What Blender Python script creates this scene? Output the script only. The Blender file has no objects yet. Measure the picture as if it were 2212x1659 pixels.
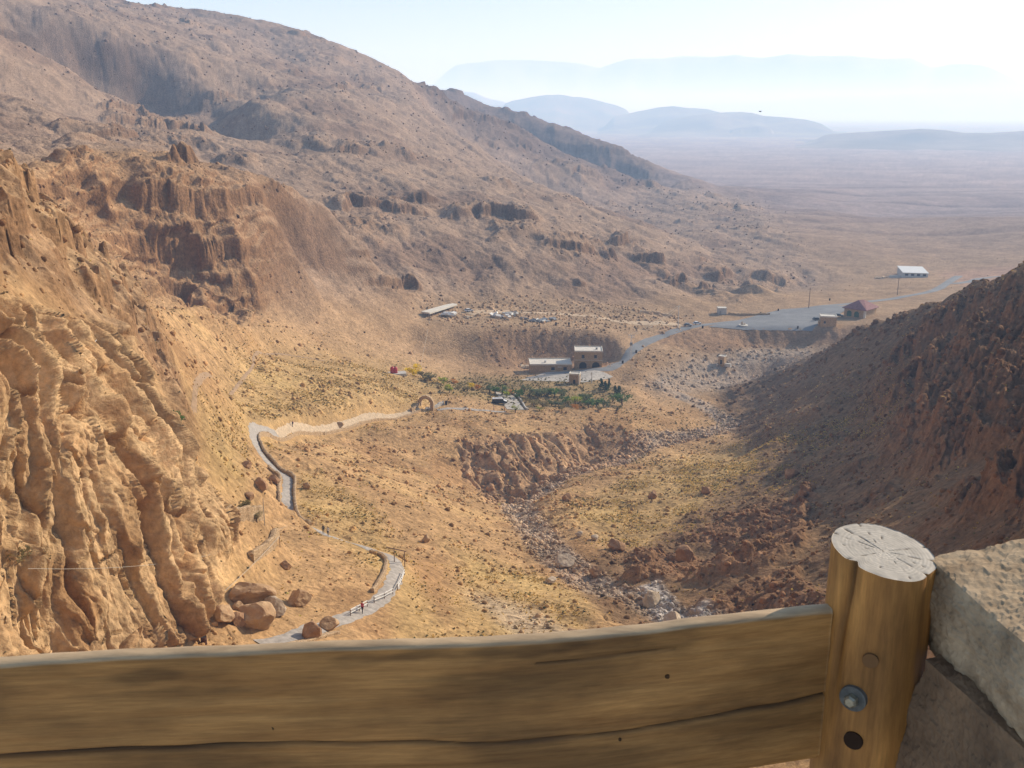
import bpy, bmesh, math, random
import numpy as np
from mathutils import Vector, Matrix
from mathutils.geometry import delaunay_2d_cdt
random.seed(7)
RNG = np.random.default_rng(11)
PI = math.pi
R = math.radians

# ------------------------------------------------------------------ camera
F = 1000.0                      # focal length in pixels of a 1024 wide frame
PITCH = R(15.3)
CP, SP = math.cos(PITCH), math.sin(PITCH)
K = 1024.0 / 2212.0             # working picture units -> frame pixels

def ray(dx, dy):
    """direction through a picture point, per unit of horizontal distance: azimuth, height ratio"""
    u = (dx * K - 512) / F
    v = (dy * K - 384) / F
    y = CP - v * SP
    z = -SP - v * CP
    h = math.hypot(u, y)
    return math.atan2(u, y), z / h

def at(dx, dy, r):
    a, t = ray(dx, dy)
    return Vector((r * math.sin(a), r * math.cos(a), r * t))

# ------------------------------------------------------------------ terrain: survey lines (picture x, picture y, distance) or (picture x, None, distance, height)
LINES = [
 # foot of the near building, hidden below the balcony
 [(-400,None,8,-42),(1000,None,8,-44),(2212,None,8,-38),(3300,None,8,-34)],
 [(-400,None,50,-40),(0,None,50,-42),(500,None,50,-44),(1000,None,50,-46),(1500,None,50,-45),(2000,None,50,-38),(2212,None,50,-34),(2700,None,50,-26),(3300,None,50,-15)],
 [(-400,None,75,-38),(0,None,78,-46),(250,None,82,-50),(500,None,84,-53),(800,None,84,-58),(1100,None,88,-62),(1400,None,92,-63),(1700,None,92,-58),(2000,None,90,-46),(2212,None,90,-38),(2700,None,90,-22),(3300,None,90,-5)],
 # cliff foot then cliff brow
 [(-400,None,78,-37),(-150,1460,84),(0,1440,89),(120,1430,92),(250,1425,96),(330,1415,99),(400,1395,102.5),(430,1340,107),(465,1255,117),(485,1190,126)],
 [(-400,None,88,-20),(-150,900,94),(0,905,100),(100,900,105),(190,905,111),(280,960,117),(370,1030,123),(430,1080,127),(490,1125,131)],
 # upper cliff and slopes above it
 [(-350,520,118),(-100,640,118),(20,700,122),(120,700,130),(220,720,140),(290,760,150),(350,850,160),(420,930,168)],
 [(-350,420,132),(-100,480,134),(0,530,140),(100,560,150),(200,620,165),(300,700,185),(380,760,205)],
 # near crest line on the left
 [(-400,180,150),(-200,290,148),(0,368,152),(45,400,162),(80,432,170),(130,490,188),(200,533,205),(260,585,225),(310,640,255),(370,655,285),(440,668,310),(530,690,335)],
 # hidden gully behind it
 [(-400,None,185,-5),(-200,None,190,-18),(0,None,195,-38),(80,None,215,-48),(130,None,235,-52),(200,None,255,-58),(260,None,285,-64),(310,None,310,-68),(440,None,338,-72)],
 # foot of the craggy ridge
 [(-400,None,260,0),(-200,None,270,-8),(0,None,275,-22),(60,405,322),(130,480,342),(200,530,356),(260,570,364),(330,630,370),(400,655,374),(480,675,376),(540,670,380)],
 # crest of the craggy ridge
 [(-300,330,330),(-100,370,335),(50,388,340),(110,360,365),(170,343,385),(240,328,400),(310,325,408),(400,343,412),(470,372,420),(540,400,430),(620,412,455),(700,430,480)],
 [(130,420,353),(200,440,366),(300,450,378),(400,470,384),(470,500,387),(540,560,388),(560,610,386)],
 [(150,380,368),(260,365,385),(360,380,395),(440,410,400),(520,450,410)],
 # dip behind it and the smooth slope
 [(-300,None,380,-5),(-100,None,380,-18),(50,None,380,-26),(170,None,425,-18),(310,None,450,-18)],
 [(-300,250,480),(-100,280,490),(0,300,500),(100,310,510),(200,312,520),(320,320,540),(450,345,560)],
 [(-300,120,650),(-100,180,680),(0,220,700),(100,240,720),(200,260,740),(300,290,760),(400,330,780),(480,350,800)],
 # edge of the shadowed side valley
 [(-300,-40,800),(-100,20,820),(0,68,840),(75,98,850),(165,148,860),(210,188,865),(310,233,870),(370,262,862),(440,300,850)],
 [(-300,None,885,110),(-100,None,900,60),(0,None,915,38),(75,None,922,22),(165,None,928,4),(210,None,930,-5),(310,None,930,-14),(370,None,905,-10)],
 [(-300,-130,930),(-100,-40,940),(0,12,950),(100,12,960),(200,50,965),(300,88,970),(360,112,970),(380,150,955),(450,190,940),(480,225,915),(470,270,880)],
 # main mountain crest
 [(-500,-150,1500),(-300,-110,1480),(0,-60,1450),(150,-30,1430),(270,0,1410),(340,12,1400),(450,14,1400),(560,32,1380),(640,52,1365),(700,72,1350),(780,108,1330),(860,150,1300),(890,170,1290)],
 [(-500,None,1900,150),(-300,None,1900,140),(0,None,1900,120),(340,None,1900,80),(560,None,1850,60),(700,None,1800,30),(860,None,1500,30)],
 [(280,20,1200),(400,55,1180),(520,95,1150),(640,150,1120)],
 [(600,80,1270),(560,105,1215),(640,100,1240),(700,105,1230)],
 [(560,150,1020),(700,184,1000),(800,205,1020),(860,225,1040)],
 [(560,215,850),(700,272,800),(820,300,820)],
 # lit front edge that hides the side valley on the right
 [(890,190,1180),(920,222,1130),(950,254,1090),(1000,293,1050),(1040,320,1020),(1100,356,990),(1150,384,960),(1200,410,930),(1290,442,900)],
 [(950,None,1200,-22),(1000,None,1160,-52),(1100,None,1100,-92),(1200,None,1040,-104),(1290,None,980,-108)],
 # far ridge, foot and crest
 [(900,None,1580,-30),(960,235,1600),(1010,275,1600),(1100,332,1585),(1200,378,1550),(1290,405,1520),(1360,408,1510)],
 [(900,172,1640),(930,184,1640),(960,180,1650),(985,178,1650),(1015,195,1660),(1045,212,1660),(1058,230,1650),(1080,222,1650),(1110,222,1650),(1140,236,1640),(1180,250,1630),(1230,266,1620),(1280,285,1610),(1330,302,1600),(1370,328,1590),(1440,352,1560),(1500,380,1550),(1560,402,1540),(1640,412,1520),(1700,412,1510),(1735,425,1510),(1800,445,1480),(1870,468,1450)],
 [(1400,395,1350),(1500,415,1400),(1600,432,1430),(1700,445,1440),(1800,462,1430)],
 [(1000,None,2000,-40),(1200,None,2000,-100),(1400,None,1900,-136)],
 # left mountain: middle slope
 [(560,400,590),(700,420,600),(850,440,620),(1000,450,640),(1150,470,660),(1290,500,690),(1400,520,720),(1500,545,745),(1600,575,765),(1730,605,790)],
 [(560,300,760),(700,330,720),(850,350,760),(1000,375,790),(1150,415,800),(1290,455,820),(1400,490,830)],
 [(600,480,510),(700,510,520),(850,520,545),(1000,530,560),(1150,545,580),(1290,565,600),(1400,590,630),(1500,615,660),(1600,628,690),(1700,620,735)],
 [(620,590,440),(760,620,460),(880,640,475),(1000,640,500),(1150,645,520),(1290,645,540),(1400,640,565),(1500,645,590)],
 # slope down to the gully behind the grassy spur
 [(540,700,345),(640,690,395),(740,705,410),(880,690,445)],
 [(560,755,340),(640,745,362),(740,770,383),(840,775,400),(900,770,412)],
 # crest of the grassy spur
 [(470,860,250),(520,820,285),(560,775,325),(600,766,345),(660,772,358),(740,785,370),(830,800,380),(920,812,392),(1000,822,402)],
 [(420,950,190),(480,940,200),(560,920,240),(700,880,290),(850,860,325),(1000,850,350)],
 # cut slope behind the house: foot, brow
 [(920,765,430),(1000,778,432),(1060,790,430),(1110,800,432),(1140,796,440),(1200,790,446),(1260,785,450),(1310,790,450),(1340,795,440)],
 [(900,700,452),(980,705,450),(1060,708,450),(1130,706,455),(1200,708,457),(1260,710,458),(1310,722,458),(1338,745,452)],
 # terrace above the cut
 [(900,672,472),(1000,675,485),(1100,672,500),(1200,675,505),(1300,680,505),(1400,700,500),(1460,705,505)],
 # access road
 [(1270,818,405),(1310,797,418),(1340,780,434),(1370,760,452),(1420,735,476),(1470,712,498),(1520,700,515),(1600,692,530)],
 [(1260,825,400),(1230,806,415),(1180,803,420),(1120,812,415)],
 # parking and plain edge
 [(1500,690,530),(1600,672,560),(1700,655,590),(1800,650,610),(1900,640,650),(2000,622,710),(2100,605,760)],
 [(1400,715,492),(1520,708,503),(1620,708,505),(1720,708,505),(1850,706,510),(2000,690,530),(2212,680,560),(2500,650,600)],
 [(1330,830,415),(1360,810,420),(1400,785,435),(1450,770,450),(1520,760,468),(1600,752,484),(1620,745,499),(1720,744,501),(1850,740,504),(2000,730,510),(2212,730,524),(2500,700,560)],
 # wadi floor
 [(1380,830,412),(1450,810,440),(1560,806,455),(1660,775,475),(1760,762,485)],
 [(1410,870,395),(1480,880,392),(1540,850,418),(1600,825,440)],
 [(1420,930,345),(1470,935,350),(1540,915,372),(1590,920,374)],
 [(1450,960,340),(1520,975,335),(1580,960,345)],
 # garden plateau edge
 [(950,885,330),(1080,890,342),(1150,880,352),(1250,870,365),(1350,850,388),(1370,835,400)],
 [(960,860,348),(1060,850,366),(1150,835,385),(1250,830,392),(1330,832,400)],
 # eroded bank: brow and foot
 [(1020,960,300),(1090,950,305),(1180,935,318),(1270,920,332),(1330,925,334),(1380,945,334),(1400,960,336)],
 [(1020,1035,285),(1060,1075,276),(1095,1085,270),(1130,1045,283),(1200,1015,301),(1290,998,321),(1350,985,327),(1385,972,331)],
 [(900,930,300),(1000,905,322),(1150,895,340),(1280,885,350),(1400,900,352)],
 # path slope between the gate and the stairs
 [(560,960,222),(600,958,248),(660,945,268),(750,935,290),(850,905,320),(930,885,335)],
 [(560,1020,205),(620,1080,188),(620,1130,180),(700,1155,170),(780,1180,160),(830,1190,155),(860,1200,150)],
 [(830,1250,136),(780,1300,125),(740,1330,118),(680,1360,111),(560,1385,106),(480,1400,103)],
 [(620,1020,212),(800,1060,205),(950,1080,220),(1050,1110,232)],
 [(560,1130,160),(640,1210,138),(560,1270,124),(640,1280,126)],
 [(900,1220,155),(1000,1160,190),(1080,1150,212)],
 [(900,1330,125),(1000,1290,145),(1100,1240,170)],
 [(900,1400,114),(1050,1385,120),(1150,1370,124),(1250,1340,133),(1290,1310,142)],
 # stream bed
 [(1500,None,108,-69),(1450,1350,138),(1370,1290,155),(1270,1262,168),(1190,1200,190),(1145,1150,218),(1110,1100,258)],
 [(1340,1340,136),(1310,1300,148),(1215,1265,164),(1150,1205,188),(1110,1150,214)],
 # bank on the right of the bed
 [(1560,1330,140),(1480,1260,158),(1340,1235,172),(1290,1180,192),(1230,1120,220),(1180,1070,250)],
 # grassy terrace
 [(1240,1090,240),(1300,1080,252),(1400,1070,258),(1500,1040,272),(1600,1000,292)],
 [(1330,1160,212),(1420,1120,228),(1520,1060,256)],
 [(1280,1030,280),(1400,1010,300),(1520,1000,315),(1600,985,320)],
 # near spur on the right: crest
 [(1395,1190,192),(1450,1172,200),(1520,1140,210),(1600,1105,222),(1680,1060,235),(1740,1028,248),(1800,985,262),(1860,945,275),(1930,890,290)],
 [(1380,1245,178),(1450,1235,182),(1540,1215,186),(1650,1180,192),(1760,1120,200),(1880,1040,212)],
 [(1560,1090,240),(1660,1035,262),(1760,975,280),(1840,930,292)],
 # far spur: foot and crest; right ends, out of view, raised to cast shade
 [(1600,950,345),(1640,945,325),(1700,930,318),(1780,900,315),(1850,880,312)],
 [(1560,842,420),(1620,822,428),(1700,790,432),(1760,762,428),(1800,745,422),(1860,708,405),(1930,680,385),(1990,655,368),(2050,638,350),(2090,620,340),(2130,600,325),(2170,590,312),(2212,578,300),(2400,520,280),(2700,None,275,0),(3300,None,280,25)],
 [(1580,None,450,-124),(1700,None,470,-124),(1800,None,470,-123),(1930,None,450,-118),(2050,None,440,-112),(2212,None,420,-100),(2600,None,420,-85),(3300,None,420,-60)],
 [(1560,885,400),(1620,880,392),(1700,840,385),(1800,800,365),(1900,760,340),(2000,720,320),(2100,690,298),(2212,660,275)],
 [(1900,820,300),(2000,790,275),(2100,760,255),(2212,730,240),(2400,640,230),(2750,None,235,2),(3300,None,240,30)],
 [(1900,960,235),(2000,900,225),(2100,860,212),(2212,830,200),(2400,740,195),(2750,None,200,0),(3300,None,200,28)],
 [(1900,1090,185),(2000,1040,180),(2100,1000,170),(2212,960,162),(2400,860,155),(2700,None,160,-6),(3300,None,160,20)],
 [(1650,1290,145),(1800,1250,142),(1950,1180,140),(2100,1120,135),(2300,1060,128),(2700,None,125,-14),(3300,None,125,10)],
 [(1700,1400,118),(1900,1380,112),(2100,1330,108),(2300,1300,104)],
 # desert plain
 [(1500,520,880),(1700,500,980),(1900,520,1000),(2100,530,1000),(2500,530,1000)],
 [(1850,600,800),(2000,595,815),(2212,590,830),(2500,580,840)],
 [(1400,430,1200),(1600,460,1150),(1900,470,1200),(2212,470,1200),(2500,470,1200)],
]
for rr, zz in ((2000,-141),(3000,-147),(4500,-151),(6500,-150),(9000,-146),(14000,-150),(30000,-190),(46000,-240)):
    LINES.append([(dx, None, rr, zz + (0 if rr < 2500 or dx < 1100 else -4)) for dx in (-500,0,500,900,1300,1500,1900,2300,2800,3400) if not (rr == 2000 and dx < 1500)])

V2, E2, VZ = [], [], []
for ln in LINES:
    prev = None
    for p in ln:
        a, t = ray(p[0], p[1] if p[1] is not None else 300)
        z = p[2] * t if p[1] is not None else p[3]
        V2.append(Vector((a, math.log(p[2])))); VZ.append(z)
        if prev is not None and (p[1] is not None or True):
            E2.append((prev, len(V2) - 1))
        prev = len(V2) - 1
if 'TIN_DEBUG' in globals():
    for ln in LINES: print([round(p[2]*ray(p[0],p[1])[1]) if p[1] is not None else p[3] for p in ln])
# frame of the survey
AZ0, AZ1 = R(-38.0), R(46.0)
cv, ce, cf, ov, _oe, _of = delaunay_2d_cdt(V2, E2, [], 0, 1e-5)
cz = []
miss = []
for i, o in enumerate(ov):
    if len(o): cz.append(sum(VZ[j] for j in o) / len(o))
    else: cz.append(None); miss.append(i)
for i in miss:                              # crossing survey lines
    ds = sorted(((cv[i] - V2[j]).length, j) for j in range(len(V2)))[:4]
    w = [1 / (d + 1e-4) for d, j in ds]
    cz[i] = sum(wi * VZ[j] for wi, (d, j) in zip(w, ds)) / sum(w)
    print('crossing at az %.2f r %.0f z %.1f' % (math.degrees(cv[i].x), math.exp(cv[i].y), cz[i]), [tuple((round(math.degrees(V2[j].x),1), round(math.exp(V2[j].y)), round(VZ[j]))) for d,j in ds])

az = np.concatenate([np.linspace(AZ0, R(31), 1260, endpoint=False), np.linspace(R(31), AZ1, 120)])
NA = len(az)
segs = [(9, 60, 40), (60, 90, 50), (90, 135, 430), (135, 300, 500), (300, 700, 430), (700, 2200, 300), (2200, 45000, 110)]
lr = []
for a, b, n in segs:
    lr += list(np.linspace(math.log(a), math.log(b), n, endpoint=False))
lr = np.array(lr + [math.log(45000)])
NR = len(lr)
Z = np.full((NR, NA), np.nan, np.float64)
for tri in cf:
    if len(tri) != 3: continue
    A, B, Cc = (cv[i] for i in tri); za, zb, zc = (cz[i] for i in tri)
    i0, i1 = np.searchsorted(az, min(A.x, B.x, Cc.x)), np.searchsorted(az, max(A.x, B.x, Cc.x)) 
    j0, j1 = np.searchsorted(lr, min(A.y, B.y, Cc.y)), np.searchsorted(lr, max(A.y, B.y, Cc.y)) 
    if i1 <= i0 or j1 <= j0: continue
    X, Y = np.meshgrid(az[i0:i1], lr[j0:j1])
    d = (B.y - Cc.y) * (A.x - Cc.x) + (Cc.x - B.x) * (A.y - Cc.y)
    if abs(d) < 1e-12: continue
    wa = ((B.y - Cc.y) * (X - Cc.x) + (Cc.x - B.x) * (Y - Cc.y)) / d
    wb = ((Cc.y - A.y) * (X - Cc.x) + (A.x - Cc.x) * (Y - Cc.y)) / d
    wc = 1 - wa - wb
    m = (wa >= -1e-6) & (wb >= -1e-6) & (wc >= -1e-6)
    blk = Z[j0:j1, i0:i1]
    blk[m] = (wa * za + wb * zb + wc * zc)[m]
# fill outside the hull sideways
for j in range(NR):
    row = Z[j]; ok = np.isfinite(row)
    if ok.any(): Z[j] = np.interp(az, az[ok], row[ok])
    elif j: Z[j] = Z[j - 1]

def blur(A, n, axis):
    """box blur of half width n along an axis, edges held"""
    if n < 1: return A
    P = np.concatenate([np.repeat(np.take(A, [0], axis), n + 1, axis), A, np.repeat(np.take(A, [-1], axis), n, axis)], axis)
    c = np.cumsum(P, axis)
    N = A.shape[axis]; k = 2 * n + 1
    hi = np.take(c, range(k, k + N), axis); lo = np.take(c, range(0, N), axis)
    return (hi - lo) / k

def blur2(A, na, nr):
    for _ in range(2):
        A = blur(blur(A, na, 1), nr, 0)
    return A
Z = blur2(Z, 7, 5)
RR = np.exp(lr)[:, None] * np.ones((1, NA))
AA = np.ones((NR, 1)) * az[None, :]
X0, Y0 = RR * np.sin(AA), RR * np.cos(AA)
# ------------------------------------------------------------------ noise
_P = np.random.default_rng(5).permutation(256).astype(np.int32)
_P2 = np.concatenate([_P, _P, _P])
_ang = np.random.default_rng(6).random(256) * 2 * PI
_GX, _GY = np.cos(_ang).astype(np.float32), np.sin(_ang).astype(np.float32)
_G3 = np.random.default_rng(8).normal(size=(256, 3)); _G3 = (_G3 / np.linalg.norm(_G3, axis=1)[:, None]).astype(np.float32)
_H = np.random.default_rng(9).random((256, 3)).astype(np.float32)

def n2(x, y, seed=0):
    """gradient noise in the plane, about -1..1"""
    x = x + seed * 17.13; y = y - seed * 9.71
    xi, yi = np.floor(x), np.floor(y)
    fx, fy = (x - xi).astype(np.float32), (y - yi).astype(np.float32)
    xi = xi.astype(np.int32) & 255; yi = yi.astype(np.int32) & 255
    u = fx * fx * fx * (fx * (fx * 6 - 15) + 10); v = fy * fy * fy * (fy * (fy * 6 - 15) + 10)
    a, b = _P2[xi], _P2[xi + 1]
    def g(h, dx, dy): return _GX[h] * dx + _GY[h] * dy
    n00 = g(_P2[a + yi], fx, fy); n10 = g(_P2[b + yi], fx - 1, fy)
    n01 = g(_P2[a + yi + 1], fx, fy - 1); n11 = g(_P2[b + yi + 1], fx - 1, fy - 1)
    n0 = n00 + u * (n10 - n00); n1 = n01 + u * (n11 - n01)
    return (n0 + v * (n1 - n0)) * 1.5

def n3(x, y, z, seed=0):
    x = x + seed * 17.13; y = y - seed * 9.71; z = z + seed * 5.3
    xi, yi, zi = np.floor(x), np.floor(y), np.floor(z)
    fx, fy, fz = (x - xi).astype(np.float32), (y - yi).astype(np.float32), (z - zi).astype(np.float32)
    xi = xi.astype(np.int32) & 255; yi = yi.astype(np.int32) & 255; zi = zi.astype(np.int32) & 255
    s = lambda t: t * t * t * (t * (t * 6 - 15) + 10)
    u, v, w = s(fx), s(fy), s(fz)
    out = 0
    for i in (0, 1):
        for j in (0, 1):
            for k in (0, 1):
                h = _P2[_P2[_P2[xi + i] + yi + j] + zi + k]
                d = _G3[h, 0] * (fx - i) + _G3[h, 1] * (fy - j) + _G3[h, 2] * (fz - k)
                out = out + d * (u if i else 1 - u) * (v if j else 1 - v) * (w if k else 1 - w)
    return out * 1.6

def fbm(x, y, lam, octs, seed=0, gain=.5):
    s, a, f = 0, 1.0, 1.0 / lam
    for o in range(octs):
        s = s + a * n2(x * f, y * f, seed + o * 3); a *= gain; f *= 2.03
    return s

def cells(x, y, seed=0):
    """Worley cells: distance to the nearest point, to the border, and the cell's random value"""
    x = x + seed * 7.7; y = y + seed * 3.3
    xi, yi = np.floor(x).astype(np.int32), np.floor(y).astype(np.int32)
    d1 = np.full(x.shape, 9, np.float32); d2 = d1.copy(); val = np.zeros(x.shape, np.float32)
    for i in (-1, 0, 1):
        for j in (-1, 0, 1):
            h = _P2[_P2[(xi + i) & 255] + ((yi + j) & 255)]
            dx = xi + i + _H[h, 0] - x; dy = yi + j + _H[h, 1] - y
            d = np.sqrt(dx * dx + dy * dy).astype(np.float32)
            near = d < d1
            d2 = np.where(near, d1, np.minimum(d2, d)); val = np.where(near, _H[h, 2], val); d1 = np.where(near, d, d1)
    return d1, d2 - d1, val

def sstep(a, b, x):
    t = np.clip((x - a) / (b - a), 0, 1); return t * t * (3 - 2 * t)

# ------------------------------------------------------------------ ground zones, drawn on the surveyed ground
def project(X, Y, Zz):
    dep = Y * CP - Zz * SP; up = Y * SP + Zz * CP
    return (512 + F * X / dep) / K, (384 - F * up / dep) / K
DXG, DYG = project(X0, Y0, Z)

def zone(pts, r0=0, r1=1e6, soft=6):
    """1 inside an outline on the ground between two distances, soft edge"""
    M = np.zeros((NR, NA), np.float32)
    j0, j1 = np.searchsorted(lr, math.log(max(r0, 10))), np.searchsorted(lr, math.log(min(r1, 44999)))
    xs = np.array([p[0] for p in pts], float); ys = np.array([p[1] for p in pts], float)
    x, y = DXG[j0:j1], DYG[j0:j1]
    ins = np.zeros(x.shape, bool)
    box = (x > xs.min()) & (x < xs.max()) & (y > ys.min()) & (y < ys.max())
    bx, by = x[box], y[box]; c = np.zeros(bx.shape, bool)
    for i in range(len(pts)):
        xa, ya, xb, yb = xs[i - 1], ys[i - 1], xs[i], ys[i]
        if ya == yb: continue
        c ^= ((ya > by) != (yb > by)) & (bx < (xb - xa) * (by - ya) / (yb - ya) + xa)
    ins[box] = c
    M[j0:j1] = ins
    return blur2(M, soft, soft).astype(np.float32) if soft else M

def along(pts, width, r0=0, r1=1e6, soft=2):
    """1 within width metres of a line given in picture points (x, y, distance)"""
    M = np.full((NR, NA), 1e9, np.float32)
    P = [at(*p) for p in pts]
    j0, j1 = np.searchsorted(lr, math.log(max(min(p[2] for p in pts) - width * 3, 60))), np.searchsorted(lr, math.log(max(p[2] for p in pts) + width * 3))
    X, Y = X0[j0:j1], Y0[j0:j1]; D = M[j0:j1]
    for a, b in zip(P[:-1], P[1:]):
        dx, dy = b.x - a.x, b.y - a.y; L = dx * dx + dy * dy + 1e-9
        t = np.clip(((X - a.x) * dx + (Y - a.y) * dy) / L, 0, 1)
        D[:] = np.minimum(D, np.hypot(X - a.x - t * dx, Y - a.y - t * dy))
    return (1 - sstep(width * .6, width * 1.3, M)).astype(np.float32)

z_cliff = zone([(-500,640),(0,640),(110,690),(230,700),(290,760),(310,900),(400,1000),(450,1060),(490,1115),(500,1180),(475,1250),(440,1330),(405,1400),(300,1440),(-500,1500)], 0, 160, 7)
z_crag = zone([(-500,300),(50,385),(180,335),(420,335),(600,390),(640,420),(590,560),(560,690),(480,700),(330,650),(200,560),(40,480),(-500,300)], 240, 480, 10)
z_mid = zone([(-600,-300),(900,-300),(1600,380),(1800,620),(1450,640),(1300,650),(1150,640),(900,640),(600,650),(520,560),(420,330),(0,330),(-600,330)], 340, 1480, 14)
z_bands = np.maximum.reduce([
    zone([(560,380),(700,395),(900,425),(1100,440),(1200,480),(1180,520),(1000,480),(850,460),(640,450),(560,420)], 380, 800, 10),
    zone([(1180,475),(1300,490),(1450,550),(1600,580),(1750,605),(1600,660),(1500,640),(1420,600),(1300,560),(1200,520)], 400, 900, 10),
    zone([(640,460),(800,480),(850,560),(820,590),(700,540),(620,500)], 380, 800, 8),
    zone([(790,580),(900,600),(920,650),(860,650)], 380, 800, 6),
    zone([(220,220),(420,280),(560,350),(540,420),(400,330),(220,280)], 430, 1000, 8),
    zone([(640,290),(800,300),(840,330),(780,350),(640,320)], 430, 1200, 8)])
z_ridge = zone([(860,120),(1100,180),(1400,330),(1420,400),(1290,420),(1150,370),(1000,290),(900,200)], 1190, 1800, 6)
z_left = zone([(-500,200),(0,368),(80,432),(200,533),(310,640),(380,800),(430,950),(400,930),(330,800),(200,690),(60,600),(-500,560)], 100, 300, 8)
z_right = zone([(2900,430),(2212,575),(2000,650),(1860,705),(1760,762),(1620,822),(1560,842),(1540,900),(1600,945),(1640,1000),(1500,1100),(1400,1180),(1290,1200),(1250,1290),(1500,1450),(2900,1500)], 80, 440, 6)
z_rock_r = np.maximum.reduce([
    zone([(2400,560),(2212,610),(2080,650),(1980,720),(1900,830),(1930,930),(2000,1010),(2100,1090),(2212,1110),(2400,1100)], 80, 330, 10),
    zone([(1380,1190),(1520,1150),(1680,1080),(1760,1060),(1740,1180),(1650,1230),(1480,1260),(1350,1250)], 120, 260, 6),
    zone([(1500,1320),(1700,1240),(1800,1300),(1700,1400),(1500,1380)], 80, 200, 6)])
z_bank = zone([(990,960),(1080,940),(1200,930),(1290,915),(1400,950),(1390,980),(1300,1010),(1190,1040),(1120,1090),(1060,1085),(1000,1030)], 255, 342, 3)
z_cut = zone([(1040,712),(1130,706),(1310,715),(1340,750),(1320,795),(1100,800),(1050,780)], 425, 462, 3)
z_cut2 = zone([(1420,712),(1860,706),(1850,745),(1600,752),(1420,770)], 470, 520, 3)
z_grass = np.maximum.reduce([
    zone([(540,760),(700,765),(900,790),(1000,830),(900,900),(700,930),(560,980),(470,900),(500,800)], 200, 400, 14),
    zone([(1230,1090),(1400,1010),(1600,960),(1900,850),(2000,800),(1900,930),(1700,1040),(1500,1130),(1380,1190),(1290,1170)], 180, 350, 12),
    zone([(640,1000),(800,1090),(900,1250),(1000,1400),(850,1420),(830,1250),(700,1160),(640,1110)], 100, 240, 12),
    zone([(1000,1180),(1300,1300),(1250,1400),(950,1400)], 100, 200, 14),
    zone([(400,830),(560,900),(520,1080),(440,1040)], 120, 300, 12)])
z_bed = np.maximum.reduce([
    along([(1560,1440,118),(1500,1340,136),(1400,1310,148),(1290,1275,163),(1200,1210,188),(1150,1150,218),(1108,1092,258)], 4.2),
    along([(1110,1095,255),(1200,1035,286),(1290,1008,306),(1400,975,336),(1500,960,350),(1580,930,372),(1520,885,400),(1420,860,415)], 4.5),
    zone([(1380,835),(1440,800),(1500,770),(1620,750),(1760,750),(1860,735),(1760,770),(1700,795),(1560,845),(1420,850)], 400, 520, 6) * .8])
z_white = np.maximum(zone([(1380,1270),(1420,1255),(1460,1300),(1480,1340),(1530,1320),(1540,1370),(1440,1375),(1400,1320)], 110, 190, 3),
                     zone([(1000,1270),(1180,1330),(1270,1400),(1150,1410)], 100, 170, 10) * .35)
PATH = [(560,1392,105.0),(640,1368,108.5),(700,1340,113),(745,1315,117.5),(790,1290,122.5),(828,1262,129),(850,1235,137),(855,1212,146),(820,1193,152),(775,1180,157),(700,1155,169),(655,1140,174),(632,1128,178),(622,1100,184),(620,1060,195),(620,1035,204),(595,1018,210),(560,1003,217),(550,985,225),(553,970,233),(570,960,242),(600,955,249),(640,947,264),(690,940,277),(740,925,291),(800,908,308),(850,900,318),(905,893,330)]
z_path = along(PATH, 2.6)
ROAD = [(1140,812,408),(1200,806,415),(1270,800,419),(1315,797,422),(1345,775,438),(1370,758,454),(1410,738,475),(1450,720,492),(1500,706,507),(1560,698,520),(1620,688,532),(1700,673,556),(1780,662,580),(1860,650,604),(1940,640,640),(2010,630,680),(2050,613,750),(2070,603,800)]
z_flat = np.maximum.reduce([
    along(ROAD, 7), z_path,
    zone([(1480,715),(1560,700),(1700,650),(1900,640),(2080,625),(2090,650),(1950,665),(1900,700),(1800,712),(1500,714)], 480, 900, 4),
    zone([(1120,825),(1150,800),(1330,792),(1330,812),(1270,830)], 395, 435, 3),
    zone([(1060,840),(1120,835),(1150,885),(1060,890)], 330, 375, 3)])

# ------------------------------------------------------------------ shape of the ground
Zb = Z.copy()
near = sstep(3500, 1400, RR)
hill = np.clip(z_mid + z_crag + z_left + z_right + z_ridge, 0, 1)
soft = 1 - .93 * z_flat
X, Y = X0, Y0
big = fbm(X, Y, 60, 3, 1)
Z = Z + near * soft * (big * (1.0 + 2.6 * z_mid) * sstep(120, 400, RR) + fbm(X, Y, 14, 3, 4) * (.32 + .9 * hill * sstep(150, 350, RR)))
Z = Z + near * soft * fbm(X, Y, 3.4, 2, 7) * (.13 + .22 * hill) 
# rills running down the open slopes
gx = X * .8 + Y * .6; gy = -X * .6 + Y * .8
rill = 1 - np.abs(n2(gx / 26 + .25 * big, gy / 110, 21)) * 2
Z = Z - near * soft * z_mid * np.clip(rill, 0, 1) ** 3 * 1.0
# rock ledges that follow the strata
sx, sy = .55, .83
hh = Z + .136 * (sx * X + sy * Y) + 9 * fbm(X, Y, 95, 3, 11)
patch = fbm(X * .62 + Y * .4, -X * .75 + Y * .5, 55, 3, 15)
out = np.clip(z_mid * .75 * sstep(.42, .75, patch) + .95 * z_bands * sstep(-.15, .35, patch + .3 * n2(X / 16, Y / 16, 18)) + z_crag * (.35 + .5 * sstep(-.2, .4, patch)), 0, 1) * soft
far_rock = z_ridge * sstep(-.3, .3, patch)
c1, c1b, cval = cells(X / 5.5 + .25 * n2(X / 4, Y / 4, 3), Y / 5.5, 2)
c2, c2b, cval2 = cells(X / 2.3, Y / 2.3, 4)
def ledge(period, w, seed):
    f = hh / period + .22 * n2((X * sx + Y * sy) / 30, (X * sy - Y * sx) / 9, seed) + .08 * n2(X / 4.5, Y / 4.5, seed + 1) + .10 * (cval - .5)
    f = f - np.floor(f)
    return sstep(0, w, f) - f
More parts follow.
